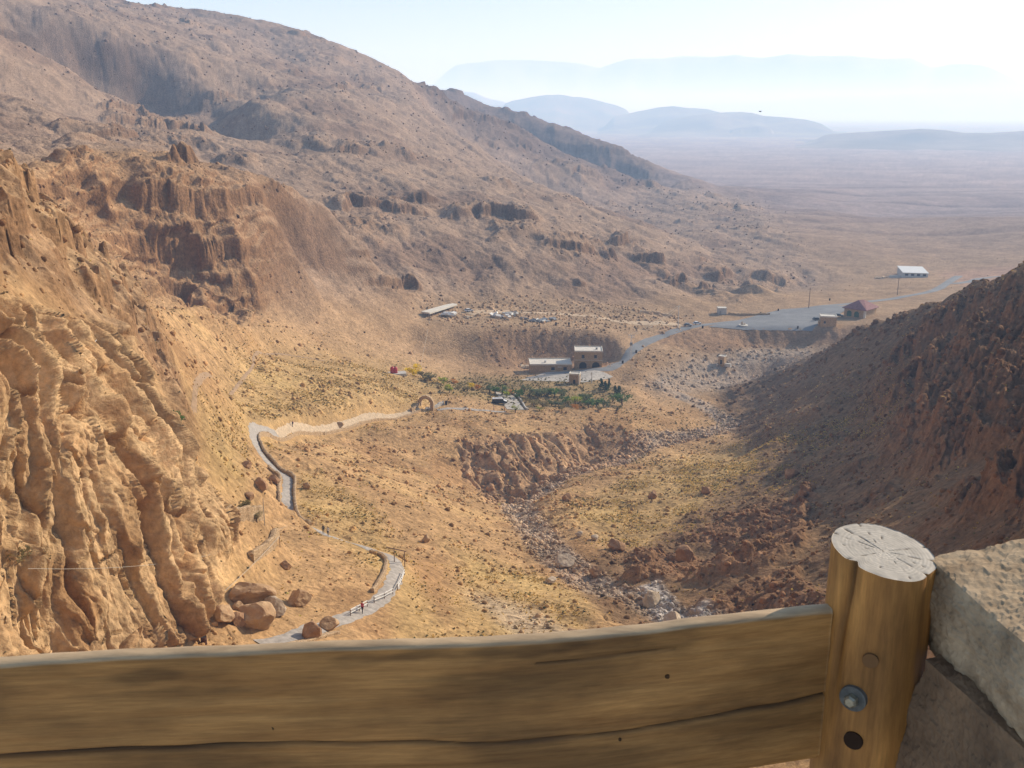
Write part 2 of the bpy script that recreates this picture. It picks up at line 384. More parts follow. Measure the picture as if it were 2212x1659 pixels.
Z = Z + out * (ledge(15, .12, 31) * (6.0 + 2.0 * z_bands + 2 * z_crag) + ledge(5.7, .22, 35) * 2.0) + far_rock * ledge(30, .25, 33) * 8
Z = Z + out * ((cval - .5) * 1.0 * sstep(.0, .18, c1b) + (cval2 - .5) * .8)
fine = z_mid * sstep(.1, .5, n2(X / 9, Y / 9, 19) + .5 * n2(X / 37, Y / 37, 20)) * soft
Z = Z + fine * (cval2 - .35) * .9
# right hillside: stepped crags
tt = Z - .35 * Y + 6 * fbm(X, Y, 34, 3, 41)
rk = np.clip(z_rock_r * sstep(-.7, -.1, fbm(X, Y, 26, 3, 45)) + .35 * z_right * sstep(.1, .5, fbm(X, Y, 18, 2, 47)), 0, 1) * soft
f = tt / 11 + .3 * n2(X / 7, Y / 7, 51) + .12 * (cval2 - .5); f = f - np.floor(f)
c4, c4b, cval4 = cells((X * .8 + .3 * Z) / 3.1, (Y * .6 - .5 * Z) / 3.1, 6)
c5, c5b, cval5 = cells((X * .8 + .3 * Z) / 1.25, (Y * .6 - .5 * Z) / 1.25, 7)
g5 = tt / 4.2 + .25 * n2(X / 3, Y / 3, 52); g5 = g5 - np.floor(g5)
Z = Z + rk * (.6 + 1.0 * sstep(1180, 1060, DYG) * sstep(1750, 1900, DXG)) * ((sstep(0, .2, f) - f) * 4.0 + (sstep(0, .3, g5) - g5) * 1.5 + (cval4 - .5) * 1.9 * sstep(0, .12, c4b) + (cval5 - .5) * .8)
# left slope above the cliff
lk = z_left * sstep(-.5, .15, fbm(X, Y, 16, 3, 55)) * soft
f = (Z + .3 * X + 3 * fbm(X, Y, 18, 3, 57)) / 6 + .25 * n2(X / 3.5, Y / 3.5, 58) + .2 * (cval2 - .5); f = f - np.floor(f)
Z = Z + lk * ((sstep(0, .18, f) - f) * 5.0 + (cval2 - .5) * 1.0)
fr = 1 - np.abs(n2((X * .5 + Y * .86) / 3.6 + .5 * n2(X / 5, Y / 5, 59), (X * .86 - Y * .5) / 12, 60)) * 2.5
Z = Z + lk * np.clip(fr, -.4, 1) * .7
# low ledges on the lit slope by the path and the stream bed stones
lo = sstep(.05, .5, fbm(X, Y, 22, 3, 61)) * sstep(400, 250, RR) * (1 - z_cliff) * soft * (1 - hill)
f = (Z + 2.2 * fbm(X, Y, 12, 3, 63)) / 3.2 + .2 * (cval2 - .5); f = f - np.floor(f)
Z = Z + lo * (sstep(0, .3, f) - f) * 1.0
Z = Z + z_bed * soft * ((cells(X / 1.3, Y / 1.3, 9)[2] - .5) * .55 + fbm(X, Y, 5, 2, 66) * .4)
Z = Z + z_white * (np.clip(.5 - c2, 0, 1) * .8 + (cval2 - .5) * .8)
# eroded bank: vertical flutes
fl = 1 - np.abs(n2(X / 4.6 + Y / 9 + .4 * n2(X / 4, Y / 4, 74), Y / 11, 71)) * 2.6
Z = Z - z_bank * (np.clip(fl, -.3, 1) * 2.0 * (.2 + n2(X / 12, Y / 12, 75) * .5 + sstep(1310, 1270, DXG) * .7) * sstep(1330, 1290, DXG) + (cval2 - .5) * .7 * sstep(1160, 1100, DXG))
fl = 1 - np.abs(n2(X / 5.5, Y / 22, 73)) * 2.2
Z = Z - (z_cut + z_cut2) * (np.clip(fl, -.2, 1) * .35 + .3 * fbm(X, Y, 4, 2, 76))
# washes on the plain
pl = sstep(600, 1300, RR) * (1 - hill)
wash = 1 - np.abs(n2(X / 330 + .6 * n2(X / 500, Y / 500, 81), Y / 120, 82)) * 2.6
Z = Z - pl * sstep(9000, 3000, RR) * (np.clip(wash, 0, 1) ** 2 * 3.0 - fbm(X, Y, 180, 3, 84) * 1.6)

# cliff: push the rock in and out along its own normal, in ribs
def normals(X, Y, Z):
    P = np.stack([X, Y, Z], -1)
    du = np.gradient(P, axis=1); dv = np.gradient(P, axis=0)
    n = np.cross(du, dv); n /= np.linalg.norm(n, axis=-1, keepdims=True) + 1e-12
    return n
jc = np.searchsorted(lr, math.log(190)); ic = np.searchsorted(az, R(-9))
N = normals(X0[:jc, :ic], Y0[:jc, :ic], Zb[:jc, :ic]); N *= np.sign(N[..., 2:3])
xs, ys, zs = X0[:jc, :ic], Y0[:jc, :ic], Zb[:jc, :ic]
hx = xs * .465 + ys * .885 - .26 * zs; nx = xs * .885 - ys * .465
wob = n3(xs / 9, ys / 9, zs / 14, 91) * 1.3
a1 = n3((hx + wob) / 5.0, nx / 12, zs / 22, 92)
hw = hx + wob
def saw(t, w=.08):
    g = t - np.floor(t); return sstep(0, w, g) - g
amp = np.clip(.7 + 1.0 * n3(hw / 9, nx / 20, zs / 13, 99), .35, 1.5)
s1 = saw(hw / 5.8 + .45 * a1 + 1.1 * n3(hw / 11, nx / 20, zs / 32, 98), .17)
s2 = saw(hw / 1.55 + 1.1 * n3(hw / 3.1, nx / 5, zs / 6, 93))
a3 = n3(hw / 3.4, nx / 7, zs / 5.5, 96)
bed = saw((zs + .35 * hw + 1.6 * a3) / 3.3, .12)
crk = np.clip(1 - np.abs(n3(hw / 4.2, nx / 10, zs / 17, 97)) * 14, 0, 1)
small = n3(hx / .8, nx / .8, zs / 1.4, 94) * .17 + n3(hx / .36, nx / .36, zs / .6, 95) * .09
mc = z_cliff[:jc, :ic]
ml = np.maximum(mc, .22 * z_left[:jc, :ic])
_, kb1, kv1 = cells(hw / 2.9 + .3 * a3, (zs + .3 * nx) / 6.5, 12)
_, kb2, kv2 = cells(hw / 1.5 + .3 * a3, (zs + .3 * nx) / 3.6, 13)
DB = ml * ((kv1 - .5) * 2.6 * sstep(0, .06, kb1) + (kv2 - .5) * .6 * sstep(0, .08, kb2) - .22 * (kb2 < .05))
D = DB + mc * (amp * s1 * 4.6 + s2 * .5 * (.5 + a3) * sstep(.6, 1, mc) + bed * .0 + np.floor(a3 * 4) / 4 * .6 - crk * 1.5 + small * 1.2)
Nh = N.copy(); Nh[..., 2] *= .45; Nh /= np.linalg.norm(Nh, axis=-1, keepdims=True)
Xd, Yd, Zd = X0.copy(), Y0.copy(), Z
Xd[:jc, :ic] += Nh[..., 0] * D; Yd[:jc, :ic] += Nh[..., 1] * D
Zd[:jc, :ic] = Zd[:jc, :ic] + Nh[..., 2] * D
# same for the craggy ridge and the eroded bank, lighter
j0, j1 = np.searchsorted(lr, math.log(235)), np.searchsorted(lr, math.log(490))
mc2 = np.maximum(z_crag[j0:j1], 0)
xs, ys, zs = X0[j0:j1], Y0[j0:j1], Zb[j0:j1]
a1 = n3((xs * .9 + .3 * zs) / 11 , ys / 26, zs / 34, 101); a2 = n3(xs / 4.5, ys / 9, zs / 10, 102)
_, qb1, qv1 = cells((xs * .95 + .2 * ys) / 8, (zs - .2 * xs) / 9, 15); _, qb2, qv2 = cells((xs * .95 + .2 * ys) / 3.2, (zs - .2 * xs) / 3.4, 16)
D = mc2 * ((1 - np.abs(a1) * 2.6) * 2.2 + (1 - np.abs(a2) * 2.4) * .8 + (qv1 - .5) * 2.6 + (qv2 - .5) * 1.5) * sstep(425, 375, RR[j0:j1])
N2 = normals(xs, ys, zs); N2 *= np.sign(N2[..., 2:3]); N2[..., 2] *= .4; N2 /= np.linalg.norm(N2, axis=-1, keepdims=True)
Xd[j0:j1] += N2[..., 0] * D; Yd[j0:j1] += N2[..., 1] * D; Zd[j0:j1] += N2[..., 2] * D

# ------------------------------------------------------------------ colour of the ground (per vertex)
NN = normals(Xd, Yd, Zd); NN *= np.sign(NN[..., 2:3])
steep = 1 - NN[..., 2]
def col(r, g, b): return np.array([r, g, b], np.float32)
def mix(A, B, m): return A + (B - A) * np.clip(m, 0, 1)[..., None].astype(np.float32)
v1 = fbm(X, Y, 30, 4, 121, .6); v2 = fbm(X, Y, 6, 3, 125, .6); v3 = fbm(X, Y, 1.4, 2, 128, .7)
C = np.ones((NR, NA, 3), np.float32) * col(.475, .30, .15)
C = mix(C, col(.43, .285, .17), sstep(300, 480, RR))
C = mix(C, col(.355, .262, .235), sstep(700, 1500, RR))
C = mix(C, col(.405, .285, .205), z_mid * .8)
C = mix(C, C * col(.70, .66, .66), z_mid * sstep(.1, .7, fbm((X * sx + Y * sy) / 2.6, X * sy - Y * sx, 60, 4, 135)) * .75)
C = mix(C, col(.47, .325, .14), z_grass * .6 + .3 * sstep(.1, .6, v1) * sstep(420, 250, RR))
C = mix(C, col(.36, .21, .10), .75 * sstep(.15, .55, fbm(X, Y, 24, 3, 131)) * sstep(480, 300, RR) * (1 - z_grass) * (1 - z_cliff))
C = mix(C, col(.40, .26, .16), np.clip(out + far_rock, 0, 1) * .6)
C = mix(C, col(.40, .24, .125), z_crag * .6)
C = mix(C, col(.20, .14, .115), z_ridge * sstep(1180, 1300, RR) * .85)  # far ridge face darkened in colour to read as shaded
C = mix(C, col(.27, .20, .16), zone([(0,5),(100,10),(200,50),(380,115),(400,165),(480,230),(520,280),(430,305),(330,245),(170,160),(0,75)], 885, 985, 6) * .8)  # side valley wall: its shade painted into the soil tone
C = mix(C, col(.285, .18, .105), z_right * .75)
C = mix(C, col(.38, .21, .115), rk * .65)
C = mix(C, col(.55, .375, .205), z_cliff * .9)
C = mix(C, col(.40, .265, .16), z_left * .6)
C = mix(C, col(.40, .24, .12), z_cliff * sstep(.0, .5, fbm(X, Y + Zd, 9, 3, 133)) * .55)
C = mix(C, col(.45, .37, .30), z_bed * (.55 + .3 * sstep(380, 440, RR) + .3 * n2(X / 6, Y / 6, 150)))
C = mix(C, col(.60, .56, .52), z_white * .75)
C = mix(C, col(.45, .29, .17), np.clip(z_bank + z_cut + z_cut2, 0, 1) * .8)
C = mix(C, col(.31, .19, .115), np.clip(z_cut + z_cut2, 0, 1) * .65)  # cut banks browned down, shade of the faces put into the colour
C = mix(C, C * col(.66, .60, .56), sstep(.28, .6, steep) * np.clip(z_mid + z_crag + z_cut + z_cut2 + z_ridge + z_left, 0, 1))  # steep faces darker: rock tone with painted shade in it
terr = zone([(900,655),(1300,655),(1480,680),(1480,715),(1330,715),(1100,704),(900,700)], 455, 560, 6)
C = mix(C, col(.48, .33, .20), terr * .8)
gard = zone([(1010,806),(1070,805),(1230,800),(1330,835),(1370,860),(1250,880),(1130,885),(1020,860),(900,830)], 330, 410, 6)
C = mix(C, col(.24, .19, .09), gard * .6)
C = mix(C, col(.50, .30, .22), zone([(2020,590),(2212,575),(2300,600),(2100,625)], 700, 900, 5) * .6)
C *= (1 + .15 * v1 + .11 * v2 + .09 * v3)[..., None].astype(np.float32)
C *= (1 - (.26 - .18 * sstep(250, 420, RR)) * sstep(.02, .25, n2(X / 2.1, Y / 2.1, 140)) * sstep(60, 300, RR) * sstep(2500, 500, RR) * (1 - z_cliff) * soft)[..., None].astype(np.float32)
C = mix(C, C * col(.72, .70, .72), pl * np.clip(sstep(.1, .9, wash) * .8 + .5 * sstep(0, .6, fbm(X / 2.6, Y, 160, 4, 143)), 0, 1))
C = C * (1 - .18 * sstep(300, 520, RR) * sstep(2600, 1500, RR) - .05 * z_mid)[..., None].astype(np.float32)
C = C * (1 - .25 * z_right)[..., None].astype(np.float32)  # right hill darkened further, its shade put into the ground colour
C[:jc, :ic] = mix(C[:jc, :ic], C[:jc, :ic] * col(.60, .48, .38), mc * np.clip(sstep(.35, .9, -s1) + .7 * sstep(.1, .7, a3) + crk, 0, 1))  # crevice shade painted into the rock colour of recesses and cracks
C = np.clip(C, .02, .85)
#@@MESH
# ------------------------------------------------------------------ materials
def new_mat(name):
    m = bpy.data.materials.new(name); m.use_nodes = True
    nt = m.node_tree; b = nt.nodes['Principled BSDF']
    return m, nt, b
def nd(nt, t, **kw):
    n = nt.nodes.new(t)
    for k, v in kw.items():
        if k.startswith('i_'):
            key = k[2:]; key = int(key) if key.isdigit() else key.replace('_', ' ')
            n.inputs[key].default_value = v
        else: setattr(n, k, v)
    return n
def ground_material():
    m, nt, b = new_mat('dry_ground'); L = nt.links.new
    b.inputs['Roughness'].default_value = 1; b.inputs['Specular IOR Level'].default_value = .05
    at_ = nd(nt, 'ShaderNodeAttribute', attribute_name='soil')
    geo = nd(nt, 'ShaderNodeNewGeometry')
    def noise(scale, det, rough=.6):
        n = nd(nt, 'ShaderNodeTexNoise'); n.inputs['Scale'].default_value = scale; n.inputs['Detail'].default_value = det; n.inputs['Roughness'].default_value = rough
        L(geo.outputs['Position'], n.inputs['Vector']); return n
    a, c = noise(.9, 6, .7), noise(.12, 5, .65)
    vor = nd(nt, 'ShaderNodeTexVoronoi'); vor.inputs['Scale'].default_value = 1.1; L(geo.outputs['Position'], vor.inputs['Vector'])
    mr = nd(nt, 'ShaderNodeMapRange', i_1=.3, i_2=.7, i_3=.62, i_4=1.38); L(a.outputs['Fac'], mr.inputs[0])
    mr2 = nd(nt, 'ShaderNodeMapRange', i_1=.3, i_2=.7, i_3=.82, i_4=1.18); L(c.outputs['Fac'], mr2.inputs[0])
    mu = nd(nt, 'ShaderNodeMath', operation='MULTIPLY'); L(mr.outputs[0], mu.inputs[0]); L(mr2.outputs[0], mu.inputs[1])
    vm = nd(nt, 'ShaderNodeVectorMath', operation='SCALE'); L(at_.outputs['Color'], vm.inputs[0]); L(mu.outputs[0], vm.inputs['Scale'])
    L(vm.outputs[0], b.inputs['Base Color'])
    b1 = nd(nt, 'ShaderNodeBump'); b1.inputs['Strength'].default_value = .8; b1.inputs['Distance'].default_value = .5; L(a.outputs['Fac'], b1.inputs['Height'])
    b2 = nd(nt, 'ShaderNodeBump'); b2.inputs['Strength'].default_value = .5; b2.inputs['Distance'].default_value = .35; L(vor.outputs['Distance'], b2.inputs['Height']); b2.invert = True
    L(b1.outputs[0], b2.inputs['Normal']); L(b2.outputs[0], b.inputs['Normal'])
    return m
M_GROUND = ground_material()
def leafy(name, attr=None, c=None, c2=None, glow=.5):
    m, nt, b = new_mat(name); L = nt.links.new; b.inputs['Roughness'].default_value = .9; b.inputs['Specular IOR Level'].default_value = .1
    tr = nd(nt, 'ShaderNodeBsdfTranslucent'); mx = nd(nt, 'ShaderNodeMixShader'); mx.inputs[0].default_value = glow
    if attr: src = nd(nt, 'ShaderNodeAttribute', attribute_name=attr).outputs['Color']
    else:
        co = nd(nt, 'ShaderNodeTexCoord'); n = nd(nt, 'ShaderNodeTexNoise'); n.inputs['Scale'].default_value = 6; n.inputs['Detail'].default_value = 3; L(co.outputs['Object'], n.inputs['Vector'])
        r = nd(nt, 'ShaderNodeValToRGB'); e = r.color_ramp.elements; e[0].position = .38; e[1].position = .62; e[0].color = (*c2, 1); e[1].color = (*c, 1); L(n.outputs['Fac'], r.inputs[0]); src = r.outputs[0]
    L(src, b.inputs['Base Color']); L(src, tr.inputs['Color']); L(b.outputs[0], mx.inputs[1]); L(tr.outputs[0], mx.inputs[2]); L(mx.outputs[0], nt.nodes['Material Output'].inputs['Surface'])
    return m
M_TUFT = leafy('dry_stalks', 'soil')

# ------------------------------------------------------------------ ground meshes
COL = bpy.context.scene.collection
def mesh_from(name, co, faces_flat, counts, colors=None, mat=None, smooth=False):
    me = bpy.data.meshes.new(name)
    me.vertices.add(len(co)); me.vertices.foreach_set('co', np.asarray(co, np.float32).ravel())
    me.loops.add(len(faces_flat)); me.loops.foreach_set('vertex_index', np.asarray(faces_flat, np.int32))
    me.polygons.add(len(counts)); st = np.concatenate([[0], np.cumsum(counts)[:-1]]).astype(np.int32)
    me.polygons.foreach_set('loop_start', st)
    me.update(calc_edges=True)
    if colors is not None:
        a = me.attributes.new('soil', 'FLOAT_COLOR', 'POINT')
        a.data.foreach_set('color', np.concatenate([colors, np.ones((len(colors), 1))], 1).astype(np.float32).ravel())
    if smooth: me.polygons.foreach_set('use_smooth', np.ones(len(counts), bool))
    if mat: me.materials.append(mat)
    o = bpy.data.objects.new(name, me); COL.objects.link(o)
    return o
idx = np.arange(NR * NA).reshape(NR, NA)
quads = np.stack([idx[:-1, :-1], idx[:-1, 1:], idx[1:, 1:], idx[1:, :-1]], -1)
reg = np.zeros((NR, NA), np.int8)                       # 0 hillside
reg[(z_bed > .5)] = 1
reg[(z_cliff > .5)] = 2
reg[(RR > 560) & (z_mid < .3) & (z_ridge < .3)] = 3
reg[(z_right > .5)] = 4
rq = reg[:-1, :-1]
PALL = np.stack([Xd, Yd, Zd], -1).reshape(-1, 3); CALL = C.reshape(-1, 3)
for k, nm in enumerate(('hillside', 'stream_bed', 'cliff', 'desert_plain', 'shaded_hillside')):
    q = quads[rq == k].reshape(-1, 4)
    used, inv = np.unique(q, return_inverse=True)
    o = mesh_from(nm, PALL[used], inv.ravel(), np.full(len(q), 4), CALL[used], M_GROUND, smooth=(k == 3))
    o['kind'] = 'structure'

# ------------------------------------------------------------------ camera, sky, sun, air
cam = bpy.data.cameras.new('camera'); camo = bpy.data.objects.new('camera', cam); COL.objects.link(camo)
cam.sensor_width = 36; cam.lens = 36 * F / 1024; cam.clip_start = .05; cam.clip_end = 300000
camo.rotation_euler = (PI / 2 - PITCH, 0, 0)
bpy.context.scene.camera = camo
SUN_AZ, SUN_EL = R(54), R(28)
w = bpy.data.worlds.new('World'); bpy.context.scene.world = w; w.use_nodes = True
nt = w.node_tree; bg = nt.nodes['Background']
sky = nt.nodes.new('ShaderNodeTexSky'); sky.sky_type = 'NISHITA'; sky.sun_disc = False
sky.sun_elevation = SUN_EL; sky.sun_rotation = SUN_AZ; sky.altitude = 0; sky.air_density = 1.3; sky.dust_density = .9; sky.ozone_density = 3.0
nt.links.new(sky.outputs[0], bg.inputs[0]); bg.inputs[1].default_value = .105
Ls = bpy.data.lights.new('sun', 'SUN'); Ls.energy = 5.7; Ls.angle = R(.55); Ls.color = (1, .91, .77)
so = bpy.data.objects.new('sun', Ls); COL.objects.link(so)
sd = Vector((math.sin(SUN_AZ) * math.cos(SUN_EL), math.cos(SUN_AZ) * math.cos(SUN_EL), math.sin(SUN_EL)))
so.rotation_euler = (-sd).to_track_quat('-Z', 'Y').to_euler(); so.location = (50, 0, 80)
# dusty air over the whole valley
def haze_box(z0_, z1_, DENS, label):
    m = bpy.data.materials.new('dusty_air'); m.use_nodes = True; nt = m.node_tree
    nt.nodes.remove(nt.nodes['Principled BSDF'])
    s = nd(nt, 'ShaderNodeVolumeScatter'); s.inputs['Color'].default_value = (.55, .74, 1, 1); s.inputs['Density'].default_value = DENS; s.inputs['Anisotropy'].default_value = .15
    e = nd(nt, 'ShaderNodeEmission'); e.inputs['Color'].default_value = (.36, .58, 1, 1); e.inputs['Strength'].default_value = DENS * .52   # glow added to the air in place of light scattered many times
    ad = nd(nt, 'ShaderNodeAddShader'); nt.links.new(s.outputs[0], ad.inputs[0]); nt.links.new(e.outputs[0], ad.inputs[1])
    nt.links.new(ad.outputs[0], nt.nodes['Material Output'].inputs['Volume'])
    bm = bmesh.new(); bmesh.ops.create_cube(bm, size=1)
    for v in bm.verts: v.co = Vector((v.co.x * 120000, v.co.y * 110000, (v.co.z + .5) * (z1_ - z0_) + z0_))
    me = bpy.data.meshes.new('haze'); bm.to_mesh(me); bm.free(); me.materials.append(m)
    o = bpy.data.objects.new('haze', me); COL.objects.link(o); o['kind'] = 'stuff'
    o['label'] = label; o['category'] = 'haze'
haze_box(-950, 450, 1.8e-4, 'pale blue dusty haze hanging over the desert plain')
haze_box(451, 3000, 3.2e-5, 'thin high haze whitening the sky above the plain')
sc = bpy.context.scene
sc.view_settings.view_transform = 'Standard'; sc.view_settings.look = 'None'; sc.view_settings.exposure = 0
sc.cycles.use_denoising = True
sc.cycles.max_bounces = 4; sc.cycles.diffuse_bounces = 2; sc.cycles.volume_bounces = 0
# ------------------------------------------------------------------ looking up the finished ground
RATIO = Zd / RR
def ground(x, y):
    r, a = math.hypot(x, y), math.atan2(x, y)
    j = min(max(int(np.searchsorted(lr, math.log(r))) - 1, 0), NR - 2); i = min(max(int(np.searchsorted(az, a)) - 1, 0), NA - 2)
    fj = (math.log(r) - lr[j]) / (lr[j + 1] - lr[j]); fi = (a - az[i]) / (az[i + 1] - az[i])
    return float((Zd[j, i] * (1 - fi) + Zd[j, i + 1] * fi) * (1 - fj) + (Zd[j + 1, i] * (1 - fi) + Zd[j + 1, i + 1] * fi) * fj)
def hit(dx, dy, rmin=70):
    """the first ground seen through a picture point"""
    a, t = ray(dx, dy)
    i = min(max(int(np.searchsorted(az, a)), 1), NA - 1)
    f = (a - az[i - 1]) / (az[i] - az[i - 1])
    c = RATIO[:, i - 1] * (1 - f) + RATIO[:, i] * f
    j0 = int(np.searchsorted(lr, math.log(rmin)))
    k = np.nonzero(c[j0:] >= t)[0]
    if not len(k): return at(dx, dy, 900)
    j = k[0] + j0
    if j > 0 and c[j] > c[j - 1]: rr = math.exp(lr[j - 1] + (lr[j] - lr[j - 1]) * max(0, min(1, (t - c[j - 1]) / (c[j] - c[j - 1]))))
    else: rr = math.exp(lr[j])
    x, y = rr * math.sin(a), rr * math.cos(a)
    return Vector((x, y, ground(x, y)))

# ------------------------------------------------------------------ more materials
def plain(name, c, rough=.85, noise=0, scale=3, metal=0, c2=None, bump=0, detail=5, stretch=None):
    m, nt, b = new_mat(name); L = nt.links.new
    b.inputs['Roughness'].default_value = rough; b.inputs['Metallic'].default_value = metal
    b.inputs['Specular IOR Level'].default_value = .25
    if noise or c2:
        co = nd(nt, 'ShaderNodeTexCoord'); n = nd(nt, 'ShaderNodeTexNoise'); n.inputs['Scale'].default_value = scale; n.inputs['Detail'].default_value = detail; n.inputs['Roughness'].default_value = .65
        if stretch:
            mp = nd(nt, 'ShaderNodeMapping'); mp.inputs['Scale'].default_value = stretch; L(co.outputs['Object'], mp.inputs[0]); L(mp.outputs[0], n.inputs['Vector'])
        else: L(co.outputs['Object'], n.inputs['Vector'])
        r = nd(nt, 'ShaderNodeValToRGB'); e = r.color_ramp.elements
        e[0].position = .34; e[1].position = .66
        d = c2 or tuple(v * (1 - noise) for v in c); h = c if c2 else tuple(min(1, v * (1 + noise)) for v in c)
        e[0].color = (*d, 1); e[1].color = (*h, 1)
        L(n.outputs['Fac'], r.inputs[0]); L(r.outputs[0], b.inputs['Base Color'])
        if bump:
            bp = nd(nt, 'ShaderNodeBump'); bp.inputs['Strength'].default_value = .7; bp.inputs['Distance'].default_value = bump; L(n.outputs['Fac'], bp.inputs['Height']); L(bp.outputs[0], b.inputs['Normal'])
    else: b.inputs['Base Color'].default_value = (*c, 1)
    return m
def masonry(name, c, c2, scale):
    """coursed rubble stone"""
    m, nt, b = new_mat(name); L = nt.links.new
    b.inputs['Roughness'].default_value = .95
    co = nd(nt, 'ShaderNodeTexCoord'); mp = nd(nt, 'ShaderNodeMapping'); mp.inputs['Scale'].default_value = (1, 1, 1.6); L(co.outputs['Object'], mp.inputs[0])
    v = nd(nt, 'ShaderNodeTexVoronoi'); v.inputs['Scale'].default_value = scale; L(mp.outputs[0], v.inputs['Vector'])
    v2 = nd(nt, 'ShaderNodeTexVoronoi'); v2.feature = 'DISTANCE_TO_EDGE'; v2.inputs['Scale'].default_value = scale; L(mp.outputs[0], v2.inputs['Vector'])
    sp = nd(nt, 'ShaderNodeSeparateColor'); L(v.outputs['Color'], sp.inputs[0])
    mx = nd(nt, 'ShaderNodeMix'); mx.data_type = 'RGBA'; mx.inputs[6].default_value = (*c, 1); mx.inputs[7].default_value = (*c2, 1); L(sp.outputs[0], mx.inputs[0])
    mr = nd(nt, 'ShaderNodeMapRange', i_1=0, i_2=.09, i_3=.45, i_4=1); L(v2.outputs['Distance'], mr.inputs[0])
    sc_ = nd(nt, 'ShaderNodeVectorMath', operation='SCALE'); L(mx.outputs[2], sc_.inputs[0]); L(mr.outputs[0], sc_.inputs['Scale']); L(sc_.outputs[0], b.inputs['Base Color'])
    bp = nd(nt, 'ShaderNodeBump'); bp.inputs['Strength'].default_value = .8; bp.inputs['Distance'].default_value = .06; L(mr.outputs[0], bp.inputs['Height']); L(bp.outputs[0], b.inputs['Normal'])
    return m
M = dict(
 limestone=masonry('house_stone', (.56, .385, .215), (.43, .28, .15), 2.2),
 rubble_wall=masonry('rubble_wall', (.60, .44, .27), (.40, .27, .15), 3.2),
 roof_pale=plain('roof_screed', (.66, .62, .54), .9, .12, .5),
 concrete=plain('concrete', (.52, .50, .46), .9, .15, 1.2),
 red_roof=plain('red_roof', (.25, .115, .115), .85, .3, 1.2),
 dark=plain('dark_opening', (.02, .02, .022), .5),
 glass=plain('window_glass', (.03, .035, .045), .12),
 green_door=plain('green_paint', (.03, .09, .06), .6),
 white_metal=plain('white_metal', (.68, .68, .66), .5, .1, 4),
 grey_metal=plain('grey_metal', (.32, .33, .34), .5, .15, 5, .4),
 rust=plain('rust', (.14, .06, .035), .85, .4, 9, c2=(.05, .025, .02)),
 bin=plain('bin_dark', (.035, .03, .03), .7),
 red_tank=plain('red_tank', (.48, .045, .06), .45, .12, 2),
 tyre=plain('tyre', (.02, .02, .02), .9),
 white_paint=plain('white_car', (.72, .73, .74), .3),
 dark_paint=plain('dark_car', (.02, .023, .03), .3),
 silver_paint=plain('grey_car', (.22, .23, .25), .35, 0, 3, .3),
 bark=plain('bark', (.13, .09, .06), .95, .3, 6),
 asphalt=plain('asphalt', (.20, .205, .215), .9, .16, .12, detail=8),
 gravel_road=plain('gravel_road', (.42, .39, .35), .95, .22, .6, detail=8),
 path_stone=plain('path_stone', (.36, .33, .30), .95, .25, 1.4, detail=8, bump=.05),
 rubble_path=plain('rubble_path', (.50, .39, .27), .98, .25, 1.2, detail=9, bump=.08),
 trail=plain('trail_soil', (.33, .225, .14), .98, .2, .8),
 dirt_track=plain('dirt_track', (.52, .39, .26), .98, .18, .5, detail=8),
 boulder=plain('boulder_rock', (.52, .36, .21), .95, 0, 1.1, c2=(.33, .20, .11), bump=.12, detail=9),
 boulder_pale=plain('pale_rock', (.60, .50, .38), .95, 0, 1.1, c2=(.42, .33, .24), bump=.1, detail=9),
 boulder_dark=plain('brown_rock', (.44, .27, .15), .95, 0, 1.1, c2=(.26, .15, .085), bump=.12, detail=9),
 white_stuff=plain('white_debris', (.70, .69, .66), .8, .1, 1),
 cable=plain('pale_cable', (.45, .42, .36), .8),
 pole_wood=plain('pole_wood', (.17, .11, .08), .9),
 skin=plain('skin', (.42, .24, .16), .6), hair=plain('hair', (.015, .012, .01), .8),
 cloth_red=plain('red_cloth', (.42, .03, .05), .85, .2, 8), cloth_black=plain('black_cloth', (.018, .018, .024), .9),
 cloth_blue=plain('blue_cloth', (.03, .045, .10), .9), cloth_white=plain('white_cloth', (.60, .60, .62), .9), cloth_pink=plain('pink_cloth', (.5, .2, .22), .9),
)
